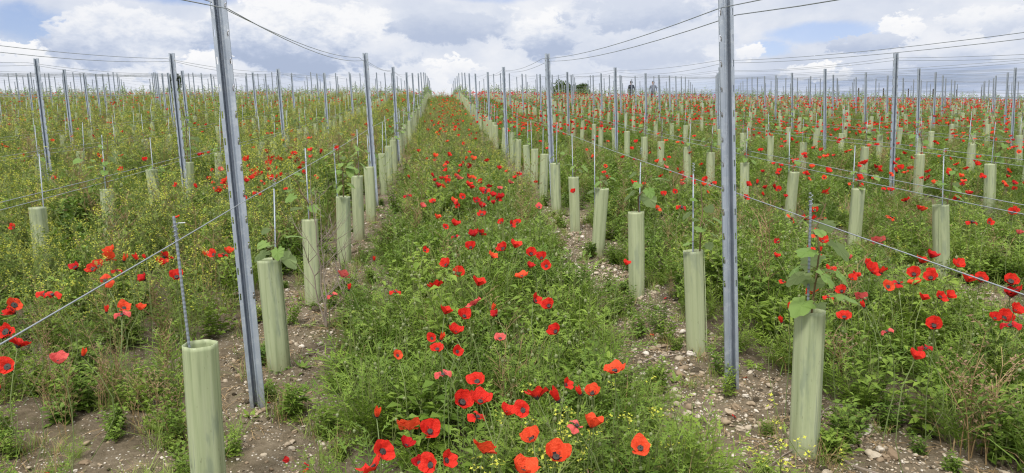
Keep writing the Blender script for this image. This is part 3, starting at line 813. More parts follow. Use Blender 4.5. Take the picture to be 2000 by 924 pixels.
rg = np.random.default_rng(5)
def scatter(y0, y1, dens, xlo=None, xhi=None):
    """random points in the visible wedge between two distances (a margin wider than the picture)"""
    def wl(y): return -.66 * y - 1.2
    def wr(y): return .98 * y + 1.4
    n = int(dens * (wr(y1) - wl(y1)) * (y1 - y0)); y = rg.uniform(y0, y1, n); x = rg.uniform(wl(y1), wr(y1), n)
    k = (x > wl(y)) & (x < wr(y)); return x[k], y[k]
BAG = {k: [] for k in ('fine', 'leafy', 'grass', 'mustard', 'dry', 'low', 'green')}
def put(kind, x, y, s, sz=None):
    z = ground(x, y, True) - .01
    for i in range(len(x)):
        q = s[i] if hasattr(s, '__len__') else s
        BAG[kind].append((x[i], y[i], z[i], q, (sz[i] if sz is not None else q)))
def weights(x, y):
    """share of each plant kind by place"""
    n = len(x); n1 = vnoise(x, y, .55, 31, 2); n2 = vnoise(x, y, .8, 47, 2)
    strip = (x > -.55) & (x < 1.15); left = x <= -.55; right = x >= 1.15
    w = {k: np.zeros(n) for k in ('fine', 'leafy', 'grass', 'mustard', 'dry')}
    far = np.clip((y - 6) / 6, 0, 1)
    w['fine'] = np.where(strip, .66 - .3 * far, np.where(left, .16, .46)) * (.5 + n1)
    w['leafy'] = np.where(strip, .20 + .0 * far, np.where(left, .24, .32)) * (.4 + 1.2 * n2)
    w['grass'] = np.where(strip, .17, np.where(left, .22, .15))
    lm = np.clip((y - 3.4) / 1.2, .05, 1)
    w['mustard'] = np.where(strip, .003 + .24 * far, np.where(left, np.where(x < -1.2, .46 * lm + .25 * lm * np.exp(-((y - 6) / 2.5) ** 2), .15), .03 + .03 * far)) * (.45 + 1.1 * vnoise(x, y, .5, 61, 2))
    w['dry'] = np.where(strip, .03 + .09 * far, np.where(left, .12, .06 + .02 * far)) * (.3 + 1.4 * vnoise(x, y, .7, 71, 2))
    return w
def cover(y0, y1, dens, s_lo, s_hi):
    x, y = scatter(y0, y1, dens)
    keep = rg.random(len(x)) > bare(x, y) * .93
    x, y = x[keep], y[keep]
    w = weights(x, y); ks = list(w); tot = np.cumsum(np.stack([w[k] for k in ks]), 0); u = rg.random(len(x)) * tot[-1]
    pick = (u[None] > tot).sum(0)
    hz = .75 + .5 * vnoise(x, y, .6, 83, 2)
    edge = np.clip(1 - bare(x, y) * .6, .4, 1)
    hz *= np.where(x < -1.2, np.clip(.55 + (y - 3) * .2, .55, 1.15), 1.0) * edge
    hz *= np.where(x > 1.2, .86 + .26 * np.exp(-((y - 3.6) / 1.6) ** 2), 1.0)
    dr = np.min(np.abs(x[:, None] - ROWX[None]), 1); hz *= np.where(x > -1.2, .70 + .30 * np.clip((dr - .2) / .4, 0, 1), .76 + .24 * np.clip((dr - .15) / .35, 0, 1))
    for i, k in enumerate(ks):
        m_ = pick == i
        put(k, x[m_], y[m_], rg.uniform(s_lo, s_hi, m_.sum()) * hz[m_])
cover(1.15, 3.5, 75, .62, 1.0)
cover(3.5, 7.0, 48, .75, 1.15)
cover(7.0, 14., 24, .9, 1.35)
cover(14., 30., 14, .95, 1.35)
cover(30., 60., 9.0, .75, 1.1)
cover(60., 84., 6.0, .65, .95)
x, y = scatter(1.3, 9, 26); b = bare(x, y); m_ = (rg.random(len(x)) < b * .5); put('low', x[m_], y[m_], rg.uniform(.5, 1.3, m_.sum()))
x, y = scatter(1.3, 9, 22); b = bare(x, y); n3 = vnoise(x, y, 2.2, 131, 2); m_ = (b > .25) & (rg.random(len(x)) < np.clip((n3 - .42) * 5, 0, 1))
put('grass', x[m_], y[m_], rg.uniform(.28, .6, m_.sum())); x, y = x + .05, y + .03; m_ = m_ & (rg.random(len(x)) < .6); put('leafy', x[m_], y[m_], rg.uniform(.25, .55, m_.sum()))
xx, yy = rg.uniform(-3.3, -2.7, 26), rg.uniform(4.6, 5.5, 26); put('mustard', xx, yy, rg.uniform(.7, .95, 26))
xx, yy = rg.uniform(-1.9, -1.0, 60), rg.uniform(1.5, 2.2, 60); put('grass', xx, yy, rg.uniform(.4, .8, 60)); put('fine', xx[:25] - .1, yy[:25], rg.uniform(.4, .75, 25))
for mx_, my_ in MOUNDS:
    for kd, cn, sz in (('low', 3, (.5, 1.0)), ('grass', 3, (.25, .5)), ('leafy', 1, (.25, .45))):
        a = rg.uniform(0, 6.28, cn); rr = rg.uniform(.07, .2, cn); put(kd, mx_ + np.cos(a) * rr, my_ + np.sin(a) * rr + .05, rg.uniform(*sz, cn))
def kindset(f, n, *a): return [f(s * 7 + 1, *a) for s in range(n)]
SETS = {'fine': ('feathery_weeds', 'dense feathery green poppy foliage covering the field', [P_fine(s) for s in range(5)]),
        'leafy': ('leafy_weeds', 'low leafy green weeds covering the field', [P_leafy(s) for s in range(4)] + [P_leafy(9, .38, .18), P_leafy(12, .3, .3, True), P_leafy(15, .26, .30, False, 1.2), P_leafy(16, .30, .16, False, 1.45)]),
        'grass': ('grass', 'tufts of green and straw coloured grass among the weeds', [P_grass(s, s % 2 == 1) for s in range(4)]),
        'mustard': ('yellow_weeds', 'spindly olive green weeds with tiny yellow flowers', [P_mustard(s, .5 + .05 * s) for s in range(4)] + [P_mustard(8, .5, False)]),
        'dry': ('dry_weeds', 'brown and russet dried weed stalks', [P_dry(s, .4 + .06 * s) for s in range(4)]),
        'low': ('seedlings', 'small green seedlings on the bare soil', [P_low(s) for s in range(4)])}
for k, (nm, lab_, pr) in SETS.items():
    A = np.array(BAG[k]); n = len(A); print(nm, n)
    rot = np.stack([rg.normal(0, .09, n), rg.normal(0, .09, n), rg.uniform(0, 6.283, n)], -1)
    sc = np.stack([A[:, 3], A[:, 3], A[:, 3] * rg.uniform(.8, 1.2, n)], -1)
    instancer(nm, lab_, 'weeds', pr, None, A[:, :3], rot, sc, rg.integers(0, len(pr), n))

# pebbles on the bare strips
def pebble(seed):
    r_ = random.Random(seed); bm_v, bm_f = [], []
    t = (1 + 5 ** .5) / 2
    V = [Vector(v).normalized() for v in [(-1, t, 0), (1, t, 0), (-1, -t, 0), (1, -t, 0), (0, -1, t), (0, 1, t), (0, -1, -t), (0, 1, -t), (t, 0, -1), (t, 0, 1), (-t, 0, -1), (-t, 0, 1)]]
    F = [(0, 11, 5), (0, 5, 1), (0, 1, 7), (0, 7, 10), (0, 10, 11), (1, 5, 9), (5, 11, 4), (11, 10, 2), (10, 7, 6), (7, 1, 8), (3, 9, 4), (3, 4, 2), (3, 2, 6), (3, 6, 8), (3, 8, 9), (4, 9, 5), (2, 4, 11), (6, 2, 10), (8, 6, 7), (9, 8, 1)]
    mid = {}; nf = []
    def md(a, b):
        q = (min(a, b), max(a, b))
        if q not in mid: mid[q] = len(V); V.append(((V[a] + V[b]) / 2).normalized())
        return mid[q]
    for a, b, c in F:
        d, e, f = md(a, b), md(b, c), md(c, a); nf += [(a, d, f), (b, e, d), (c, f, e), (d, e, f)]
    mb = MB(); o1, o2 = Vector((r_.random(), r_.random(), r_.random())) * 6, seed
    mb.add([Vector((v.x, v.y * .8, v.z * .55)) * (1 + .16 * math.sin(v.x * 3 + o1.x) * math.cos(v.y * 4 + o1.y) + .12 * math.sin(v.z * 5 + o1.z) + r_.uniform(-.07, .07)) for v in V], nf)
    return mb.mesh('pebble', [PEBBLE], seed % 2 == 0)
def straw(seed):
    r_ = random.Random(seed); mb = MB()
    for j in range(7):
        a = r_.uniform(0, 3.14); c = Vector((r_.uniform(-.05, .05), r_.uniform(-.05, .05), .008)); d = Vector((math.cos(a), math.sin(a), r_.uniform(-.05, .05))); l = r_.uniform(.02, .08)
        mb.strip([c - d * l, c + Vector((0, 0, .006)), c + d * l], [.0015, .0028, .001], Vector((-d.y, d.x, .2)), 0)
    return mb.mesh('straw', [BROWN])
x, y = scatter(1.3, 10, 90); k = rg.random(len(x)) < np.clip(bare(x, y) * 1.2, .12, 1) * np.clip((vnoise(x, y, 1.6, 141, 2) - .3) * 2, .08, 1); x, y = x[k], y[k]
instancer('straw', 'dry straw and stalk litter on the soil', 'straw', [straw(i) for i in range(4)], None, np.stack([x, y, ground(x, y, True)], -1), np.stack([np.zeros(len(x)), np.zeros(len(x)), rg.uniform(0, 6.28, len(x))], -1), np.ones((len(x), 3)) * rg.uniform(.6, 1.2, (len(x), 1)), rg.integers(0, 4, len(x)))
x, y = scatter(1.3, 9, 2800); keep = rg.random(len(x)) < np.clip(bare(x, y) + .03, 0, 1) * np.where(np.abs(x - 1.3) < .8, 1.0, .55) * (.25 + 1.2 * vnoise(x, y, 3.5, 91, 2)); x, y = x[keep], y[keep]
s = np.minimum(.0027 / np.sqrt(rg.random(len(x)) + .012) + .0006, .024) * np.where(np.abs(x - 1.3) < .8, 1.15, .9)
print('pebbles', len(x))
instancer('pebbles', 'small white and beige stones lying on the bare soil', 'stones', [pebble(i) for i in range(6)], None, np.stack([x, y, ground(x, y, True) + s * .15], -1),
          np.stack([rg.normal(0, .3, len(x)), rg.normal(0, .3, len(x)), rg.uniform(0, 6.28, len(x))], -1), np.stack([s, s, s], -1), rg.integers(0, 6, len(x)))

# clods of earth, and weeds against the feet of the near tubes and posts
x, y = scatter(1.3, 8, 140); k = rg.random(len(x)) < bare(x, y) * (.2 + vnoise(x, y, 2.5, 151, 2)); x, y = x[k], y[k]
s = np.minimum(.006 / np.sqrt(rg.random(len(x)) + .02), .034)
CL = [pebble(20 + i) for i in range(5)]
for me in CL: me.materials.clear(); me.materials.append(SOIL)
instancer('earth_clods', 'crumbled brown clods of earth on the bare strips', 'earth', CL, None, np.stack([x, y, ground(x, y, True)], -1), np.stack([rg.normal(0, .5, len(x)), rg.normal(0, .5, len(x)), rg.uniform(0, 6.28, len(x))], -1), np.stack([s, s, s], -1), rg.integers(0, 5, len(x)))

# tubes, stakes and vines too far off to count
def merged(parts, name):
    mb = MB(); mats = []
    for src, mat in parts:
        if mat not in mats: mats.append(mat)
        mb.add(src.v, src.f, mats.index(mat))
    return mb.mesh(name, mats)
ft = MB(); ft.tube([(0, 0, -.05), (0, 0, .6)], .057, 8, 0, False)
rodm = MB(); rodm.tube([(0, 0, 0), (0, 0, 1.0)], .004, 4)
A = np.array([(a, b, c) for a, b, c, *_ in FAR_T]); n = len(A)
if n:
    instancer('far_grow_tubes', 'pale green grow tubes in the vine rows towards the crest', 'grow tubes', [ft.mesh('far_tube', [TUBEM])], None, A, np.array([t[3] for t in FAR_T]), np.ones((n, 3)), np.zeros(n))
    instancer('far_grapevines', 'young grapevines on stakes in the vine rows towards the crest', 'grapevines', [merged([(v[2], VSTEM), (v[3], VINE), (rodm, ROD)], 'far_vine') for v in VPROTO], None, A,
              np.stack([np.zeros(n), np.zeros(n), rg.uniform(0, 6.28, n)], -1), np.array([(t[5] * 1.05,) * 3 for t in FAR_T]), np.array([t[4] for t in FAR_T]))

# ------------------------------------------------------------------ poppies
def petal(mb, th0, Rr, half, f0, f1, rng, mat, dark=None, wav=.09):
    nu, nv = 9, 7; ph = rng.uniform(0, 6.28); prof = [(0.0, 0.0)]; out = []
    for j in range(1, nv):
        f = f0 + (f1 - f0) * (j - .5) / (nv - 1); prof.append((prof[-1][0] + math.cos(f) / (nv - 1), prof[-1][1] + math.sin(f) / (nv - 1)))
    vs = []
    for j in range(nv):
        v = j / (nv - 1)
        for i in range(nu):
            u = -1 + 2 * i / (nu - 1); k = 1 - .22 * u * u * v + .05 * math.sin(3 * u + ph) * v
            r, z = prof[j]; a = th0 + u * half * (.55 + .45 * math.sqrt(v))
            rr = Rr * (.06 + r * k); zz = Rr * z * k + Rr * wav * v * math.sin(5.5 * u + ph) + rng.uniform(-.02, .02) * Rr * v
            vs.append((rr * math.cos(a), rr * math.sin(a), zz))
    fs = [(j * nu + i, j * nu + i + 1, (j + 1) * nu + i + 1, (j + 1) * nu + i) for j in range(nv - 1) for i in range(nu - 1)]
    o = len(mb.f); mb.add(vs, fs, mat)
    if dark is not None:
        for q in range(nu - 1): mb.m[o + q] = dark
        for q in range(2, nu - 3): mb.m[o + nu - 1 + q] = dark if rng.random() < .6 else mat
def head(form, col, seed):
    r_ = random.Random(seed * 31 + form); mb = MB(); Rr = .5; pm = [PETAL[col], BLACK]
    t0 = r_.uniform(0, 1.5)
    if form == 0:
        for i in (0, 2, 1, 3): petal(mb, t0 + i * 1.571, Rr * (1.0 if i % 2 else .93), 1.08, 1.2 - .1 * (i % 2), r_.uniform(.3, .75), r_, 0, 1, .11)
        tilt = (r_.uniform(.45, 1.1), r_.uniform(-.6, .6))
    elif form == 1:
        for i in (0, 2, 1, 3): petal(mb, t0 + i * 1.571, Rr * 1.15, 1.1, .8, .85 + .35 * r_.random(), r_, 0, 1 if seed % 2 else None)
        tilt = (r_.uniform(.1, .75), r_.uniform(-.5, .5))
    elif form == 2:
        for i in (0, 2, 1, 3): petal(mb, t0 + i * 1.571, Rr * 1.3, .95, 1.2, 1.5, r_, 0)
        tilt = (r_.uniform(-.2, .5), r_.uniform(-.5, .5))
    elif form == 3:
        for i in (0, 1, 3, 2): petal(mb, t0 + i * 1.57, Rr * r_.uniform(.95, 1.15), 1.12, r_.uniform(.6, 1.1), r_.uniform(-.1, .8), r_, 0, None, .13)
        tilt = (r_.uniform(-.8, .2), r_.uniform(-.8, .8))
    else:
        for i in (0, 1): petal(mb, t0 + i * 2.3, Rr * 1.05, 1.0, .8, -.9, r_, 0, None, .16)
        petal(mb, t0 + 4, Rr * .7, .5, 1.0, .6, r_, 0, None, .16)
        tilt = (r_.uniform(.2, .9), r_.uniform(-.6, .6))
    rm = Euler((tilt[0], tilt[1], 0)).to_matrix()
    mb.v = [tuple(rm @ Vector(v)) for v in mb.v]
    ce = MB(); vs = []
    for z, r in ((0, .05), (.06, .10), (.16, .12), (.19, .13), (.21, .02)): vs += [(r * math.cos(k * .7854), r * math.sin(k * .7854), z) for k in range(8)]
    ce.add(vs, [(i * 8 + k, i * 8 + (k + 1) % 8, i * 8 + 8 + (k + 1) % 8, i * 8 + 8 + k) for i in range(4) for k in range(8)], 1)
    for k in range(26):
        a = k * .2417 * 3; l = r_.uniform(.17, .27); p = Vector((math.cos(a) * .06, math.sin(a) * .06, .03)); d = Vector((math.cos(a) * .8, math.sin(a) * .8, r_.uniform(.4, 1.1))).normalized(); e = p + d * l
        sd_ = d.cross(Vector((0, 0, 1))).normalized(); up = sd_.cross(d)
        ce.add([p - sd_ * .008, p + sd_ * .008, e], [(0, 1, 2)], 0); ce.add([e - sd_ * .025, e + up * .025, e + sd_ * .025, e - up * .025 + d * .03], [(0, 1, 2, 3)], 0)
    ce.v = [tuple(rm @ Vector(v)) for v in ce.v]
    return mb, pm, ce
HEADS = {}
for f in range(5):
    for c in 'rodp':
        for s in range(3 if c == 'r' else 2):
            mb, pm, ce = head(f, c, s + ord(c)); HEADS.setdefault((f, c), []).append((mb.mesh('poppy_petals', pm, True), ce.mesh('poppy_centre', [BLACK, CAPS]), mb, ce, pm))
def stem_mb(seed):
    r_ = random.Random(seed); mb = MB(); a = r_.uniform(0, 6.28); k = r_.uniform(.02, .10)
    pts = [Vector((k * math.cos(a) * math.sin(t * 3.14) + r_.uniform(-.006, .006), k * math.sin(a) * math.sin(t * 3.14), t)) for t in (0, .2, .4, .6, .8, 1)]
    pts[-1] = Vector((0, 0, 1)); mb.tube(pts, .0018, 4, 0, False); return mb
STEMS = [stem_mb(s) for s in range(6)]; STEMME = [s.mesh('poppy_stem', [STEMM]) for s in STEMS]
TABLE = '''-0.22 2.17 0.43 0.044 2 o;-0.11 1.99 0.47 0.056 3 o;-0.12 1.95 0.44 0.04 1 d;-0.05 1.97 0.47 0.055 1 r;-0.18 1.85 0.48 0.061 0 r;-0.2 1.89 0.41 0.066 3 r;-0.08 1.93 0.4 0.04 0 d;-0.04 1.73 0.5 0.055 0 r;-0.01 1.88 0.43 0.053 0 r;0.1 1.91 0.43 0.06 3 o;0.27 1.69 0.52 0.062 1 o;0.19 1.73 0.46 0.064 1 o;0.23 1.83 0.5 0.052 1 o;0.42 1.97 0.46 0.056 1 o;0.37 1.94 0.48 0.043 4 p;0.55 1.9 0.42 0.062 0 o;0.58 2.32 0.48 0.065 3 o;0.38 2.19 0.5 0.042 0 r;0.29 2.18 0.46 0.078 3 r;0.23 2.04 0.49 0.054 0 r;0.35 2.11 0.48 0.056 2 r;0.46 2.31 0.41 0.04 2 r;0.46 2.13 0.49 0.047 1 o;0.18 2.06 0.47 0.045 1 r;0.11 2.38 0.44 0.065 0 r;0.05 2.31 0.4 0.071 1 r;0.1 2.08 0.5 0.058 1 r;0.09 2.07 0.46 0.045 4 r;-0.01 2.34 0.49 0.043 4 p;0.04 2.5 0.51 0.043 0 r;-0.03 2.58 0.49 0.048 0 r;-0.05 2.65 0.51 0.04 0 r;0.04 2.87 0.45 0.054 1 r;0.21 2.64 0.5 0.044 0 p;0.46 2.84 0.45 0.054 1 r;-0 2.95 0.51 0.05 1 r;0.08 2.9 0.51 0.052 1 r;0.15 3.39 0.41 0.07 3 p;0.24 3.18 0.42 0.052 0 d;0.22 3.23 0.43 0.04 2 o;0.45 2.97 0.52 0.053 1 r;0.42 3.29 0.45 0.073 0 r;-0.04 3.44 0.48 0.071 3 r;0.08 3.85 0.44 0.073 1 r;0.17 3.55 0.46 0.068 1 r;0.02 4.01 0.45 0.07 1 r;0.42 3.75 0.44 0.066 3 o;0.57 3.86 0.47 0.063 0 r;0.57 4.04 0.47 0.065 1 r;0.5 3.98 0.51 0.059 1 r;0.47 3.81 0.48 0.045 1 d;0.27 3.93 0.51 0.057 0 o;0.36 4.16 0.5 0.079 1 r;0.42 4.12 0.52 0.072 1 r;0.17 4.3 0.48 0.069 1 r;0.26 5 0.42 0.095 3 r;0.2 4.56 0.5 0.066 1 d;0.3 5.34 0.49 0.093 0 r;0.32 5.79 0.48 0.084 1 d;0.09 5.29 0.43 0.077 1 r;0.08 4.55 0.5 0.05 4 d;0.02 5.02 0.47 0.051 0 r;0.5 5.25 0.43 0.077 0 r;0.58 5.45 0.41 0.064 0 r;0.42 4.99 0.5 0.051 1 r;-0.11 4.1 0.52 0.048 0 r;-0.19 2.75 0.41 0.04 0 o;-0.23 3.33 0.5 0.04 4 r;-0.54 3.83 0.45 0.057 3 p;-0.56 3.58 0.42 0.043 4 p;-0.48 3.6 0.44 0.04 2 r;1 3.78 0.49 0.04 1 r;1.21 6.45 0.5 0.057 1 r;-0.42 4.33 0.41 0.04 2 r;-0.02 2.74 0.47 0.04 2 o;-0.07 6.08 0.48 0.07 0 r;-0.04 6.96 0.49 0.09 1 d;0.1 6.23 0.46 0.072 0 o;0.07 7.61 0.44 0.088 1 r;0.19 6.41 0.47 0.074 0 r;0.29 7.17 0.44 0.078 1 r;0.3 6.18 0.47 0.076 0 d;0.43 7.74 0.42 0.084 1 r;0.42 6.8 0.45 0.089 0 d;0.45 6.31 0.49 0.069 1 d;0.49 6.32 0.46 0.083 0 r;0.53 6.34 0.47 0.069 1 d;0.38 6.84 0.46 0.064 1 r;0.39 5.99 0.5 0.056 2 r;0.35 7.81 0.45 0.068 0 o;0.16 8.1 0.44 0.07 0 o;0.05 8.64 0.5 0.087 0 o;0.27 7.24 0.46 0.073 1 r;-0.17 6.05 0.45 0.057 1 p;-0.09 6.47 0.42 0.056 0 p;-1.75 2.98 0.46 0.095 0 r;-1.62 2.8 0.46 0.091 3 r;-1.52 2.57 0.47 0.08 0 r;-1.92 3.31 0.47 0.095 0 o;-1.99 3.45 0.4 0.088 1 r;-1.37 2.6 0.47 0.057 1 p;-1.79 3 0.43 0.093 1 r;-1.45 2.39 0.46 0.042 2 r;-1.94 4.13 0.44 0.095 1 r;-2.06 4.18 0.44 0.088 0 d;-1.97 4.25 0.43 0.075 1 r;-1.97 4.4 0.48 0.091 1 o;-1.95 4.32 0.46 0.076 3 o;-1.9 4.39 0.43 0.063 2 o;-1.61 4.24 0.48 0.092 3 r;-1.66 4.32 0.42 0.068 1 r;-1.38 3.79 0.47 0.077 1 r;-1.59 3.92 0.43 0.068 0 d;-1.72 4.17 0.48 0.059 2 r;-1.68 4.17 0.49 0.04 2 r;-1.83 4.14 0.43 0.046 4 r;-1.68 3.67 0.49 0.059 4 o;-1.49 3.41 0.42 0.066 0 o;-1.5 3.26 0.45 0.04 2 r;-1.33 3.2 0.48 0.04 1 o;-1.46 3.32 0.42 0.053 4 p;-1.82 3.45 0.48 0.057 4 r;-1.86 3.46 0.48 0.052 4 r;-1.49 4.58 0.41 0.056 1 o;-1.34 4.29 0.48 0.065 0 r;-1.34 4.56 0.43 0.062 1 o;-1.34 4.45 0.44 0.051 4 r;-3.17 5.59 0.45 0.065 0 r;-1.39 2.8 0.42 0.04 2 o;1.68 2.78 0.49 0.058 0 r;1.96 2.61 0.5 0.058 1 r;1.67 2.31 0.49 0.047 1 r;1.93 2.61 0.41 0.04 4 d;2.84 3.26 0.48 0.095 1 r;2.84 3.21 0.44 0.095 3 r;2.82 3.22 0.42 0.094 1 d;2.98 3.63 0.39 0.095 1 r;2.83 3.54 0.41 0.073 1 r;2.38 3.55 0.39 0.075 0 o;2.39 3.77 0.46 0.072 0 r;2.73 4.18 0.49 0.08 3 p;2.36 3.68 0.45 0.064 1 r;2.29 3.56 0.47 0.062 0 r;2.28 4.08 0.42 0.055 1 r;2.51 4.46 0.44 0.074 1 r;2.47 4.49 0.49 0.052 2 o;2.33 4.28 0.42 0.057 1 r;2.48 4.48 0.48 0.052 4 o;2.27 4.05 0.47 0.047 2 r;2.22 3.85 0.4 0.058 1 r;2.09 3.41 0.48 0.041 1 r;1.91 3.19 0.48 0.049 1 r;1.94 3.08 0.48 0.048 3 p;2.54 3.85 0.38 0.074 3 r;2.46 3.45 0.48 0.068 1 r;2.86 3.96 0.41 0.085 1 r;2.93 3.97 0.44 0.093 1 d;2.6 3.51 0.44 0.077 1 r;2.59 3.62 0.38 0.078 3 o;2.73 3.71 0.4 0.074 1 r;2.52 3.34 0.39 0.074 0 r;2.21 3.03 0.48 0.044 1 r;2.46 3.19 0.44 0.047 1 r;2.26 4.57 0.42 0.052 0 d;1.97 4 0.46 0.04 1 r;1.49 2.95 0.42 0.04 2 r;3.15 5.73 0.42 0.095 1 r;2.78 5.18 0.45 0.06 2 r;2.97 3.8 0.43 0.063 1 r;2.56 2.96 0.4 0.069 1 r;2.39 2.72 0.45 0.059 4 d;2.45 2.88 0.43 0.045 1 r;4.69 6.05 0.45 0.095 3 r;5.12 6.45 0.42 0.095 1 d;4.09 5.9 0.46 0.083 3 r;3.9 5.43 0.46 0.068 1 o;4.13 5.55 0.41 0.095 3 o;3.44 5.14 0.46 0.081 4 o;4.03 5.03 0.43 0.095 4 r;3.91 4.72 0.49 0.062 0 r;4.81 5.51 0.42 0.085 0 r;4.47 5.17 0.47 0.079 1 r;4 4.55 0.44 0.053 1 p;3.31 7.45 0.41 0.095 1 r;2.65 6 0.5 0.066 0 r;1.95 5.64 0.48 0.095 4 r;1.97 6.18 0.51 0.056 1 r;2.16 6.41 0.5 0.059 0 r;2.16 3.49 0.47 0.04 1 r;1.87 3.71 0.39 0.04 4 r;1.98 3.43 0.38 0.041 4 r;1.78 3.22 0.47 0.049 3 o;1.74 3.28 0.39 0.044 4 r;1.5 2.91 0.49 0.04 2 r;3.13 5.57 0.38 0.065 4 d;2.54 4.18 0.39 0.04 2 p;2.54 2.88 0.46 0.056 1 r;2.25 3.27 0.49 0.047 4 d;1.87 2.94 0.48 0.04 2 r;1.79 2.65 0.47 0.04 4 p'''
P_ = []
for i, e in enumerate(TABLE.split(';')):
    a = e.split(); P_.append([float(a[0]), float(a[1]), float(a[2]), float(a[3]), int(a[4]), a[5], i])
# more poppies: dense drifts on the right, a crowd behind the front left row, thinner elsewhere
def pop_density(x, y):
    c1 = np.clip((vnoise(x, y, .55, 101, 2) - .38) / .25, 0, 1); c2 = np.clip((vnoise(x, y, .16, 113, 2) - .35) / .3, 0, 1)
    d = np.zeros_like(x)
    st = (x > -.45) & (x < 1.05)
    d = np.where(st & (y > 6.2), 9 * c1 * np.exp(-((x - .25) / .42) ** 2) + 1.0, d)
    d = np.where(st & (y > 5.2) & (y < 13), d + 9 * (.25 + c1) * np.exp(-((x - .35) / .36) ** 2) * np.exp(-((y - 7.2) / 2.2) ** 2), d)
    d = np.where(st & (y > 13), (5.5 * (.3 + c1) * np.exp(-((x - .3) / .5) ** 2) + .6) * np.clip((62 - y) / 45, .12, 1), d)
    d = np.where((x > 1.75) & (y > 4.5), (11 * c1 * (.35 + .65 * c2) + .7) * np.clip((y - 3.5) / 4, .2, 1), d)
    d = np.where((x > 1.15) & (y > 9), 12.0 * (c1 * .75 + .12) * (.45 + .55 * c2), d)
    d = np.where((x > 1.15) & (y > 22), 8.5 * (c1 * .5 + .3) * (.5 + .5 * c2), d)
    d = np.where((x < -1.1) & (y > 4.5), .9 * c1 + .5 * c1 * c2, d)
    d = np.where((x < -1.1) & (y > 12), 2.0 * c1 * (.4 + c2) + .2, d)
    d = d + np.where((np.abs(x + 1.85) < .55) & (y > 6.2) & (y < 9.5), 20 * (.4 + c1), 0)
    return d * (1 - .9 * bare(x, y))
rg = np.random.default_rng(77)
GEN = []
for y0, y1 in ((3.5, 8), (8, 16), (16, 30), (30, 55), (55, 82)):
    x, y = scatter(y0, y1, 30); k = rg.random(len(x)) * 30 < pop_density(x, y); GEN.append(np.stack([x[k], y[k]], -1))
GEN = np.concatenate(GEN); GEN = GEN[np.argsort(np.hypot(GEN[:, 0], GEN[:, 1]))]
print('poppies', len(P_), len(GEN))
rp = random.Random(5); rest = []
for gx, gy in GEN:
    c = rp.choices('rodp', (.45, .12, .35, .08) if abs(gx) < 1 and gy < 9 else (.60, .20, .14, .06) if abs(gx) > 1.2 or gy < 9 else (.42, .42, .10, .06))[0]
    q = [gx, gy, rp.uniform(.40, .60) + (.08 if -2.5 < gx < -1.2 else 0), rp.uniform(.042, .072), rp.choices(range(5), (.30, .34, .10, .14, .12))[0], c, 999]
    z = g1(gx, gy); s = seen(gx, gy, z + q[2])
    if len(P_) < 300 and 0 < s[0] < 2000 and s[1] < 924: P_.append(q)
    else: rest.append(q)
FORM = ['wide open', 'cup shaped', 'half closed', 'loose petalled', 'wilting']; COLN = {'r': 'bright red', 'o': 'orange red', 'd': 'dark crimson', 'p': 'pinkish red'}
SPECIAL = {0: 'narrow orange red poppy, leftmost bloom low at the near end of the poppy strip', 1: 'pale orange poppy turned away, standing over a dark red bloom at the front', 2: 'dark red poppy tucked right under the pale orange one at the front',
           3: 'red cup poppy just right of the pale orange one at the front', 4: 'large red poppy with black centre at the front left of the strip', 5: 'loose red poppy cut by the bottom edge below the large front left bloom',
           6: 'small dark red poppy with frilled edge left of two flat open blooms', 7: 'wide open red poppy with black centre, middle of the three at the bottom', 8: 'wide open red poppy with black centre, rightmost of the three at the bottom',
           9: 'orange red poppy with spreading petals alone near the bottom centre', 10: 'large orange red poppy lowest in the bottom centre', 11: 'orange red poppy cut by the bottom edge of the picture', 12: 'orange red poppy under the yellow mustard heads at bottom centre',
           13: 'flat orange poppy crossed by thin green mustard stalks', 14: 'faded pinkish poppy just left of the flat orange one', 15: 'orange red poppy with dark centre standing apart at bottom right of the strip', 16: 'orange poppy with three spread petals on a tall stem right of the strip',
           17: 'small red poppy with dark centre above the large ruffled front bloom', 18: 'large ruffled red poppy beside a yellow mustard head', 19: 'round red poppy just below the large ruffled bloom', 22: 'orange red poppy right behind the yellow mustard heads',
           24: 'large red poppy on top of the tight front cluster of blooms', 25: 'left red bloom of the tight front cluster', 26: 'right red bloom of the tight front cluster', 27: 'small wilting red poppy hanging under the tight front cluster'}
def where(x, y):
    if -.6 < x < 1.1:
        return ('at the very front of the poppy strip' if y < 2.75 else 'in the lush front part of the strip' if y < 4.0 else
                'in the thick group halfway up the strip' if y < 6 else 'in the crowded far part of the strip')
    if x <= -.6:
        if y < 3.0: return 'at the left picture edge near the wire'
        if y < 5.2: return 'in the weeds on the left behind the front grow tube'
        return 'in the crowd behind the left vine row'
    return 'beside the front right grow tube' if y < 3.4 else 'under the low wire of the right vine row' if y < 5 else 'between the vine rows on the right'
for q, (x, y, h, dm, f, c, i) in enumerate(P_):
    z = g1(x, y)
    e = empty('poppy', (x, y, z), (0, 0, rp.uniform(-.7, .7)))
    pe, ce, *_ = HEADS[f, c][q % len(HEADS[f, c])]
    w = where(x, y)
    tag(e, SPECIAL.get(i, '%s %s poppy %s' % (FORM[f], COLN[c], w)), 'poppy', 'poppies ' + w)
    s = obj('stem', STEMME[q % 6], e); s.scale = (1 / 1, 1, h)
    a = obj('petals', pe, e, (0, 0, h)); a.scale = (min(dm * (1.42 if y < 4 else 1.3), .092),) * 3
    b = obj('centre', ce, e, (0, 0, h)); b.scale = (dm * 1.15,) * 3
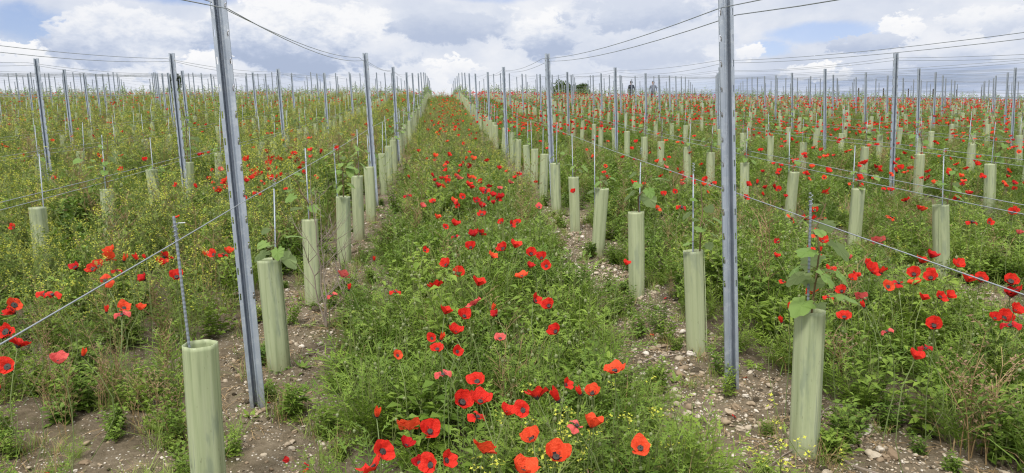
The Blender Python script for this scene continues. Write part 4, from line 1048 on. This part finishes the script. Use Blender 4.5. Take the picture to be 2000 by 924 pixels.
# the thousands beyond
FP = []; fk = []
for f in (0, 1, 3, 2):
    for c in 'rod':
        mbh, pm, ce = head(f, c, 3) if False else (HEADS[f, c][0][2], HEADS[f, c][0][4], HEADS[f, c][0][3])
        mb = MB()
        nu = 7
        mb.v = [(v[0] * .075, v[1] * .075, v[2] * .075 + .45) for v in mbh.v]; mb.f = list(mbh.f); mb.m = list(mbh.m)
        o = len(mb.v); mb.add([(v[0] * .07, v[1] * .07, v[2] * .07 + .45) for v in ce.v[:40]], [t for t in ce.f if max(t) < 40], 1)
        mb.add([(v[0] * .6, v[1] * .6, v[2] * .45) for v in STEMS[0].v], STEMS[0].f, 2)
        FP.append(mb.mesh('far_poppy', [pm[0], BLACK, STEMM])); fk.append((f, c))
K = {k: i for i, k in enumerate(fk)}
A = np.array([(q[0], q[1], g1(q[0], q[1])) for q in rest]); n = len(A)
hs = np.array([q[2] / .45 for q in rest]) * np.where(A[:, 1] > 25, 1.12, 1.0)
instancer('far_poppies', 'countless small red poppies scattered over the weeds towards the crest', 'poppies', FP, None, A, np.stack([np.zeros(n), np.zeros(n), rg.uniform(-1.2, 1.2, n)], -1), np.stack([hs, hs, hs], -1),
          np.array([K.get((q[4] if q[4] != 4 else 3, q[5] if q[5] != 'p' else 'r')) for q in rest]))
# fallen petals on the soil
mb = MB(); petal(mb, 0, .032, .9, .5, .1, random.Random(3), 0); FALL = mb.mesh('fallen_petal', [PETAL['d']])
x, y = scatter(1.5, 6, 4); k = rg.random(len(x)) < bare(x, y) * .5; x, y = x[k], y[k]; n = len(x)
instancer('fallen_petals', 'red petals fallen on the bare soil', 'petals', [FALL], None, np.stack([x, y, ground(x, y, True) + .006], -1), np.stack([rg.normal(0, .4, n), rg.normal(0, .4, n), rg.uniform(0, 6.28, n)], -1), np.ones((n, 3)) * .8, np.zeros(n))

# ------------------------------------------------------------------ single plants that stand out
def twig_plant(name, label, base, top, seed, nb, scale=1.0):
    r_ = random.Random(seed); o = empty(name, (base[0], base[1], g1(*base)))
    tag(o, label, 'dead weed')
    mb = MB(); H = top
    for j in range(3):
        a = r_.uniform(0, 6.28); pts = [Vector((0, 0, -.02))]
        for i in range(1, 9):
            t = i / 8; pts.append(Vector((math.cos(a) * .10 * t * (j > 0) - .06 * t + r_.uniform(-.012, .012), math.sin(a) * .08 * t + r_.uniform(-.012, .012), H * t * (1 - .18 * j))))
        mb.tube(pts, [.0060 - .0006 * i for i in range(9)], 5)
        for i in range(1, 8):
            for q in range(nb):
                if r_.random() < .35: continue
                b = r_.uniform(0, 6.28); br = arc_pts(pts[i], b, r_.uniform(.3, .9), r_.uniform(.7, 1.3), r_.uniform(.12, .38) * (1 - i * .06), 4); mb.tube(br, [.0026, .0022, .0018, .0014, .0008], 4)
                for w in (1, 2, 3):
                    b2 = b + r_.uniform(-1.2, 1.2); b3 = arc_pts(br[w], b2, .6, 1.1, r_.uniform(.05, .14), 2); mb.tube(b3, .0009, 3)
    obj('branches', mb.mesh('branches', [TWIG]), o)
    return o
twig_plant('dead_weed', 'tall bare grey branching weed standing between the second and third tubes on the left', (-.72, 4.33), 1.02, 2, 2)
twig_plant('dead_weed', 'smaller bare twiggy weed leaning at the fourth tube on the left', (-.70, 4.98), .62, 5, 1)
def one_plant(name, label, base, parts, s=1.0, rz=0):
    o = empty(name, (base[0], base[1], g1(*base) - .01), (0, 0, rz)); o.scale = (s,) * 3; tag(o, label, 'weed')
    for nm, me in parts: obj(nm, me, o)
def split_mesh(f, *a): return f(*a)
one_plant('feathery_weed', 'fresh green feathery bush half hidden on the left behind the wire', (-2.75, 5.75), [('foliage', P_fine(41))], 1.9)
one_plant('leafy_weed', 'lone bright green divided-leaf weed on the stony soil right of the strip', (1.24, 4.15), [('foliage', P_fine(43))], .72)
one_plant('russet_weed', 'brown and russet dried dock plant at the bottom right corner', (2.10, 2.5), [('stalks', P_dry(44, .42)), ('seed_heads', P_dry(45, .36))], 1.15)
one_plant('russet_weed', 'russet dry weed tuft at the right of the front right tube', (1.93, 3.2), [('stalks', P_dry(46, .34))], 1.0)
for i, (bx, by, lb) in enumerate([(.30, 2.05, 'yellow mustard plant beside the large ruffled poppy at the front'), (.40, 2.12, 'yellow mustard plant in front of the orange red poppies at bottom centre'), (.20, 1.85, 'yellow mustard plant lowest at bottom centre'),
                               (.72, 2.30, 'spindly mustard plant at the right edge of the strip near the stony soil'), (1.05, 2.0, 'thin mustard plant at the bottom on the stony soil')]):
    one_plant('mustard_plant', lb, (bx, by), [('plant', P_mustard(60 + i, .38))], 1.0)
# fallen twigs on the soil
for i, (bx, by, ln, az_) in enumerate([(1.55, 2.75, .5, .6), (1.62, 3.7, .35, 2.4), (1.2, 2.3, .3, 1.2), (-.55, 3.7, .4, 2.0), (1.7, 2.25, .6, 1.9), (1.05, 3.6, .25, .2), (-.5, 4.6, .3, .8), (1.5, 4.4, .35, 2.7)]):
    mb = MB(); r_ = random.Random(i); pts = []
    for j in range(7):
        t = j / 6; xx, yy = bx + math.cos(az_ + .5 * math.sin(t * 4)) * ln * t, by + math.sin(az_) * ln * t
        pts.append((xx - bx, yy - by, float(ground(xx, yy, True)) - g1(bx, by) + .006 + .02 * math.sin(t * 3.1)))
    mb.tube(pts, [.005 - .0005 * j for j in range(7)], 5); br = [Vector(pts[3]), Vector(pts[3]) + Vector((.06, .03, .015)), Vector(pts[3]) + Vector((.12, .02, .01))]; mb.tube(br, [.003, .002, .001], 4)
    tag(obj('fallen_twig', mb.mesh('fallen_twig', [TWIG]), None, (bx, by, g1(bx, by))), 'dry grey twig lying on the stony soil of the %s' % ('right vine row' if bx > 0 else 'left vine row'), 'twig', 'fallen twigs ' + ('right' if bx > 0 else 'left'))

# ------------------------------------------------------------------ two people and trees on the crest
SKIN = plain('skin', (.42, .25, .18), .6); HAIR = plain('dark_hair', (.02, .016, .014), .7); NAVY = plain('navy_cloth', (.022, .028, .050), .85); GREYB = plain('grey_blue_cloth', (.13, .15, .20), .85); TROU = plain('dark_trousers', (.050, .055, .065), .85)
def person(label, loc, rz, top_mat, hair_len):
    J = {'pelvis': (0, 0, .95, .13), 'belly': (0, -.01, 1.08, .135), 'chest': (0, 0, 1.28, .155), 'neck': (0, .01, 1.46, .062), 'chin': (0, -.02, 1.55, .072), 'head': (0, -.01, 1.64, .098), 'crown': (0, 0, 1.72, .070)}
    for s, n in ((1, 'l'), (-1, 'r')):
        J.update({'sh' + n: (s * .19, 0, 1.38, .075), 'el' + n: (s * .27, .03, 1.12, .048), 'wr' + n: (s * .26, -.08, .90, .034), 'ha' + n: (s * .25, -.10, .82, .036),
                  'hip' + n: (s * .10, 0, .88, .105), 'kn' + n: (s * .12, -.02, .48, .066), 'an' + n: (s * .12, .02, .09, .046), 'to' + n: (s * .13, -.13, .04, .038)})
    E = [('pelvis', 'belly'), ('belly', 'chest'), ('chest', 'neck'), ('neck', 'chin'), ('chin', 'head'), ('head', 'crown')]
    for n in 'lr': E += [('chest', 'sh' + n), ('sh' + n, 'el' + n), ('el' + n, 'wr' + n), ('wr' + n, 'ha' + n), ('pelvis', 'hip' + n), ('hip' + n, 'kn' + n), ('kn' + n, 'an' + n), ('an' + n, 'to' + n)]
    names = list(J); me = bpy.data.meshes.new('body')
    me.from_pydata([J[n][:3] for n in names], [(names.index(a), names.index(b)) for a, b in E], [])
    tmp = bpy.data.objects.new('body', me); COL.objects.link(tmp)
    tmp.modifiers.new('skin', 'SKIN'); sv = me.skin_vertices[0].data
    for i, n in enumerate(names): sv[i].radius = (J[n][3],) * 2
    sv[0].use_root = True
    tmp.modifiers.new('sub', 'SUBSURF').levels = 2
    dg = bpy.context.evaluated_depsgraph_get(); body = bpy.data.meshes.new_from_object(tmp.evaluated_get(dg))
    bpy.data.objects.remove(tmp)
    body.materials.clear()
    for m_ in (SKIN, top_mat, TROU, HAIR): body.materials.append(m_)
    for p in body.polygons:
        c = p.center
        arm = abs(c.x) > .215 and c.z < .93
        p.material_index = 0 if (c.z > 1.475 or arm) else (1 if c.z > .93 else (2 if c.z > .08 else 3)); p.use_smooth = True
    o = empty('person', loc, (0, 0, rz)); tag(o, label, 'person')
    obj('body', body, o)
    mb = MB(); vs = []; rings = [(1.585, .104), (1.64, .112), (1.70, .106), (1.75, .078), (1.775, .02)]
    for z, r in rings: vs += [(r * .92 * math.cos(k * .5236), r * 1.05 * math.sin(k * .5236) + .022 - (.02 if z > 1.68 else 0), z) for k in range(12)]
    fs = [(i * 12 + k, i * 12 + (k + 1) % 12, i * 12 + 12 + (k + 1) % 12, i * 12 + 12 + k) for i in range(4) for k in range(12) if not (i == 0 and 6 <= k <= 11) and not (i == 1 and 7 <= k <= 10)]
    mb.add(vs, fs); obj('hair', mb.mesh('hair', [HAIR], True), o)
    mb = MB(); mb.tube([(0, -.102, 1.655), (0, -.122, 1.62), (0, -.105, 1.612)], [.010, .016, .012], 6); obj('nose', mb.mesh('nose', [SKIN], True), o)
    for s in (-1, 1):
        mb = MB(); mb.tube([(s * .034, -.100, 1.662), (s * .034, -.107, 1.662)], .011, 6); obj('eye', mb.mesh('eye', [HAIR]), o)
        mb = MB(); mb.tube([(s * .092, 0, 1.60), (s * .100, .005, 1.635), (s * .092, .01, 1.66)], [.012, .018, .012], 6); obj('ear', mb.mesh('ear', [SKIN], True), o)
    mb = MB(); mb.tube([(-.026, -.098, 1.585), (0, -.106, 1.583), (.026, -.098, 1.585)], .006, 5); obj('mouth', mb.mesh('mouth', [PETAL['p']]), o)
py_ = 56.0
x1, x2 = .2695 * py_, .3013 * py_
person('person with dark hair and navy top walking away on the crest', (x1, py_, g1(x1, py_)), math.pi + .2, NAVY, 0)
person('person in a grey-blue top facing the camera on the crest', (x2, py_, g1(x2, py_)), -.3, GREYB, 0)

TREEL = leafy('tree_leaf', (.030, .060, .016), (.060, .095, .028), .2)
BARK = plain('bark', (.10, .075, .055), .9)
def tree(label, x, y, h, wd, seed):
    r_ = random.Random(seed); z = g1(x, y); o = empty('tree', (x, y, z)); tag(o, label, 'tree')
    t = MB(); t.tube([(0, 0, -.3), (.1, 0, h * .3), (0, .1, h * .6), (.1, 0, h * .85)], [.28, .22, .14, .05], 8)
    ends = []
    for j in range(14):
        a = r_.uniform(0, 6.28); b = h * r_.uniform(.25, .7); e = Vector((math.cos(a) * wd * r_.uniform(.4, 1), math.sin(a) * wd * r_.uniform(.4, 1), min(h * .95, b + h * r_.uniform(.1, .35))))
        t.tube([(0, 0, b), e * .5 + Vector((0, 0, b * .5 + .1)), e], [.09, .06, .025], 5); ends.append(e)
    obj('trunk', t.mesh('trunk', [BARK]), o)
    c = MB(); clumps = ends + [Vector((r_.gauss(0, wd * .4), r_.gauss(0, wd * .4), h * r_.uniform(.4, .95))) for _ in range(26)]
    for e in clumps:
        rr = r_.uniform(.5, 1.0) * wd * .42
        for k in range(230 if h > 2.5 else 60):
            d = Vector((r_.gauss(0, 1), r_.gauss(0, 1), r_.gauss(0, .8))); d = d.normalized() * rr * r_.random() ** .4; p = e + d
            u_ = Vector((r_.gauss(0, 1), r_.gauss(0, 1), r_.gauss(0, 1))).normalized(); diamond(c, p, u_, u_.orthogonal().normalized(), r_.uniform(.25, .5) if h > 2.5 else .1, r_.uniform(.2, .34) if h > 2.5 else .06, 0)
    obj('crown', c.mesh('crown', [TREEL]), o)
def tree_at(label, px, top, y, wd, seed):
    k = np.array([CR, -CU, CW]); d = CW + CR * (px - 1000) / FPX - CU * (top - 462) / FPX; d = d / d[1]
    x = d[0] * y; ztop = CAM_H + d[2] * y; tree(label, x, y, ztop - g1(x, y), wd, seed)
tree_at('broad dark green tree rising behind the crest, left one of the pair', 1096, 163, 118.0, 2.5, 1)
tree_at('lower dark green tree behind the crest, right one of the pair', 1130, 167, 120.0, 2.0, 2)
tree_at('small pointed conifer-like tree peeking over the crest on the left', 341, 150, 75.0, .25, 3)
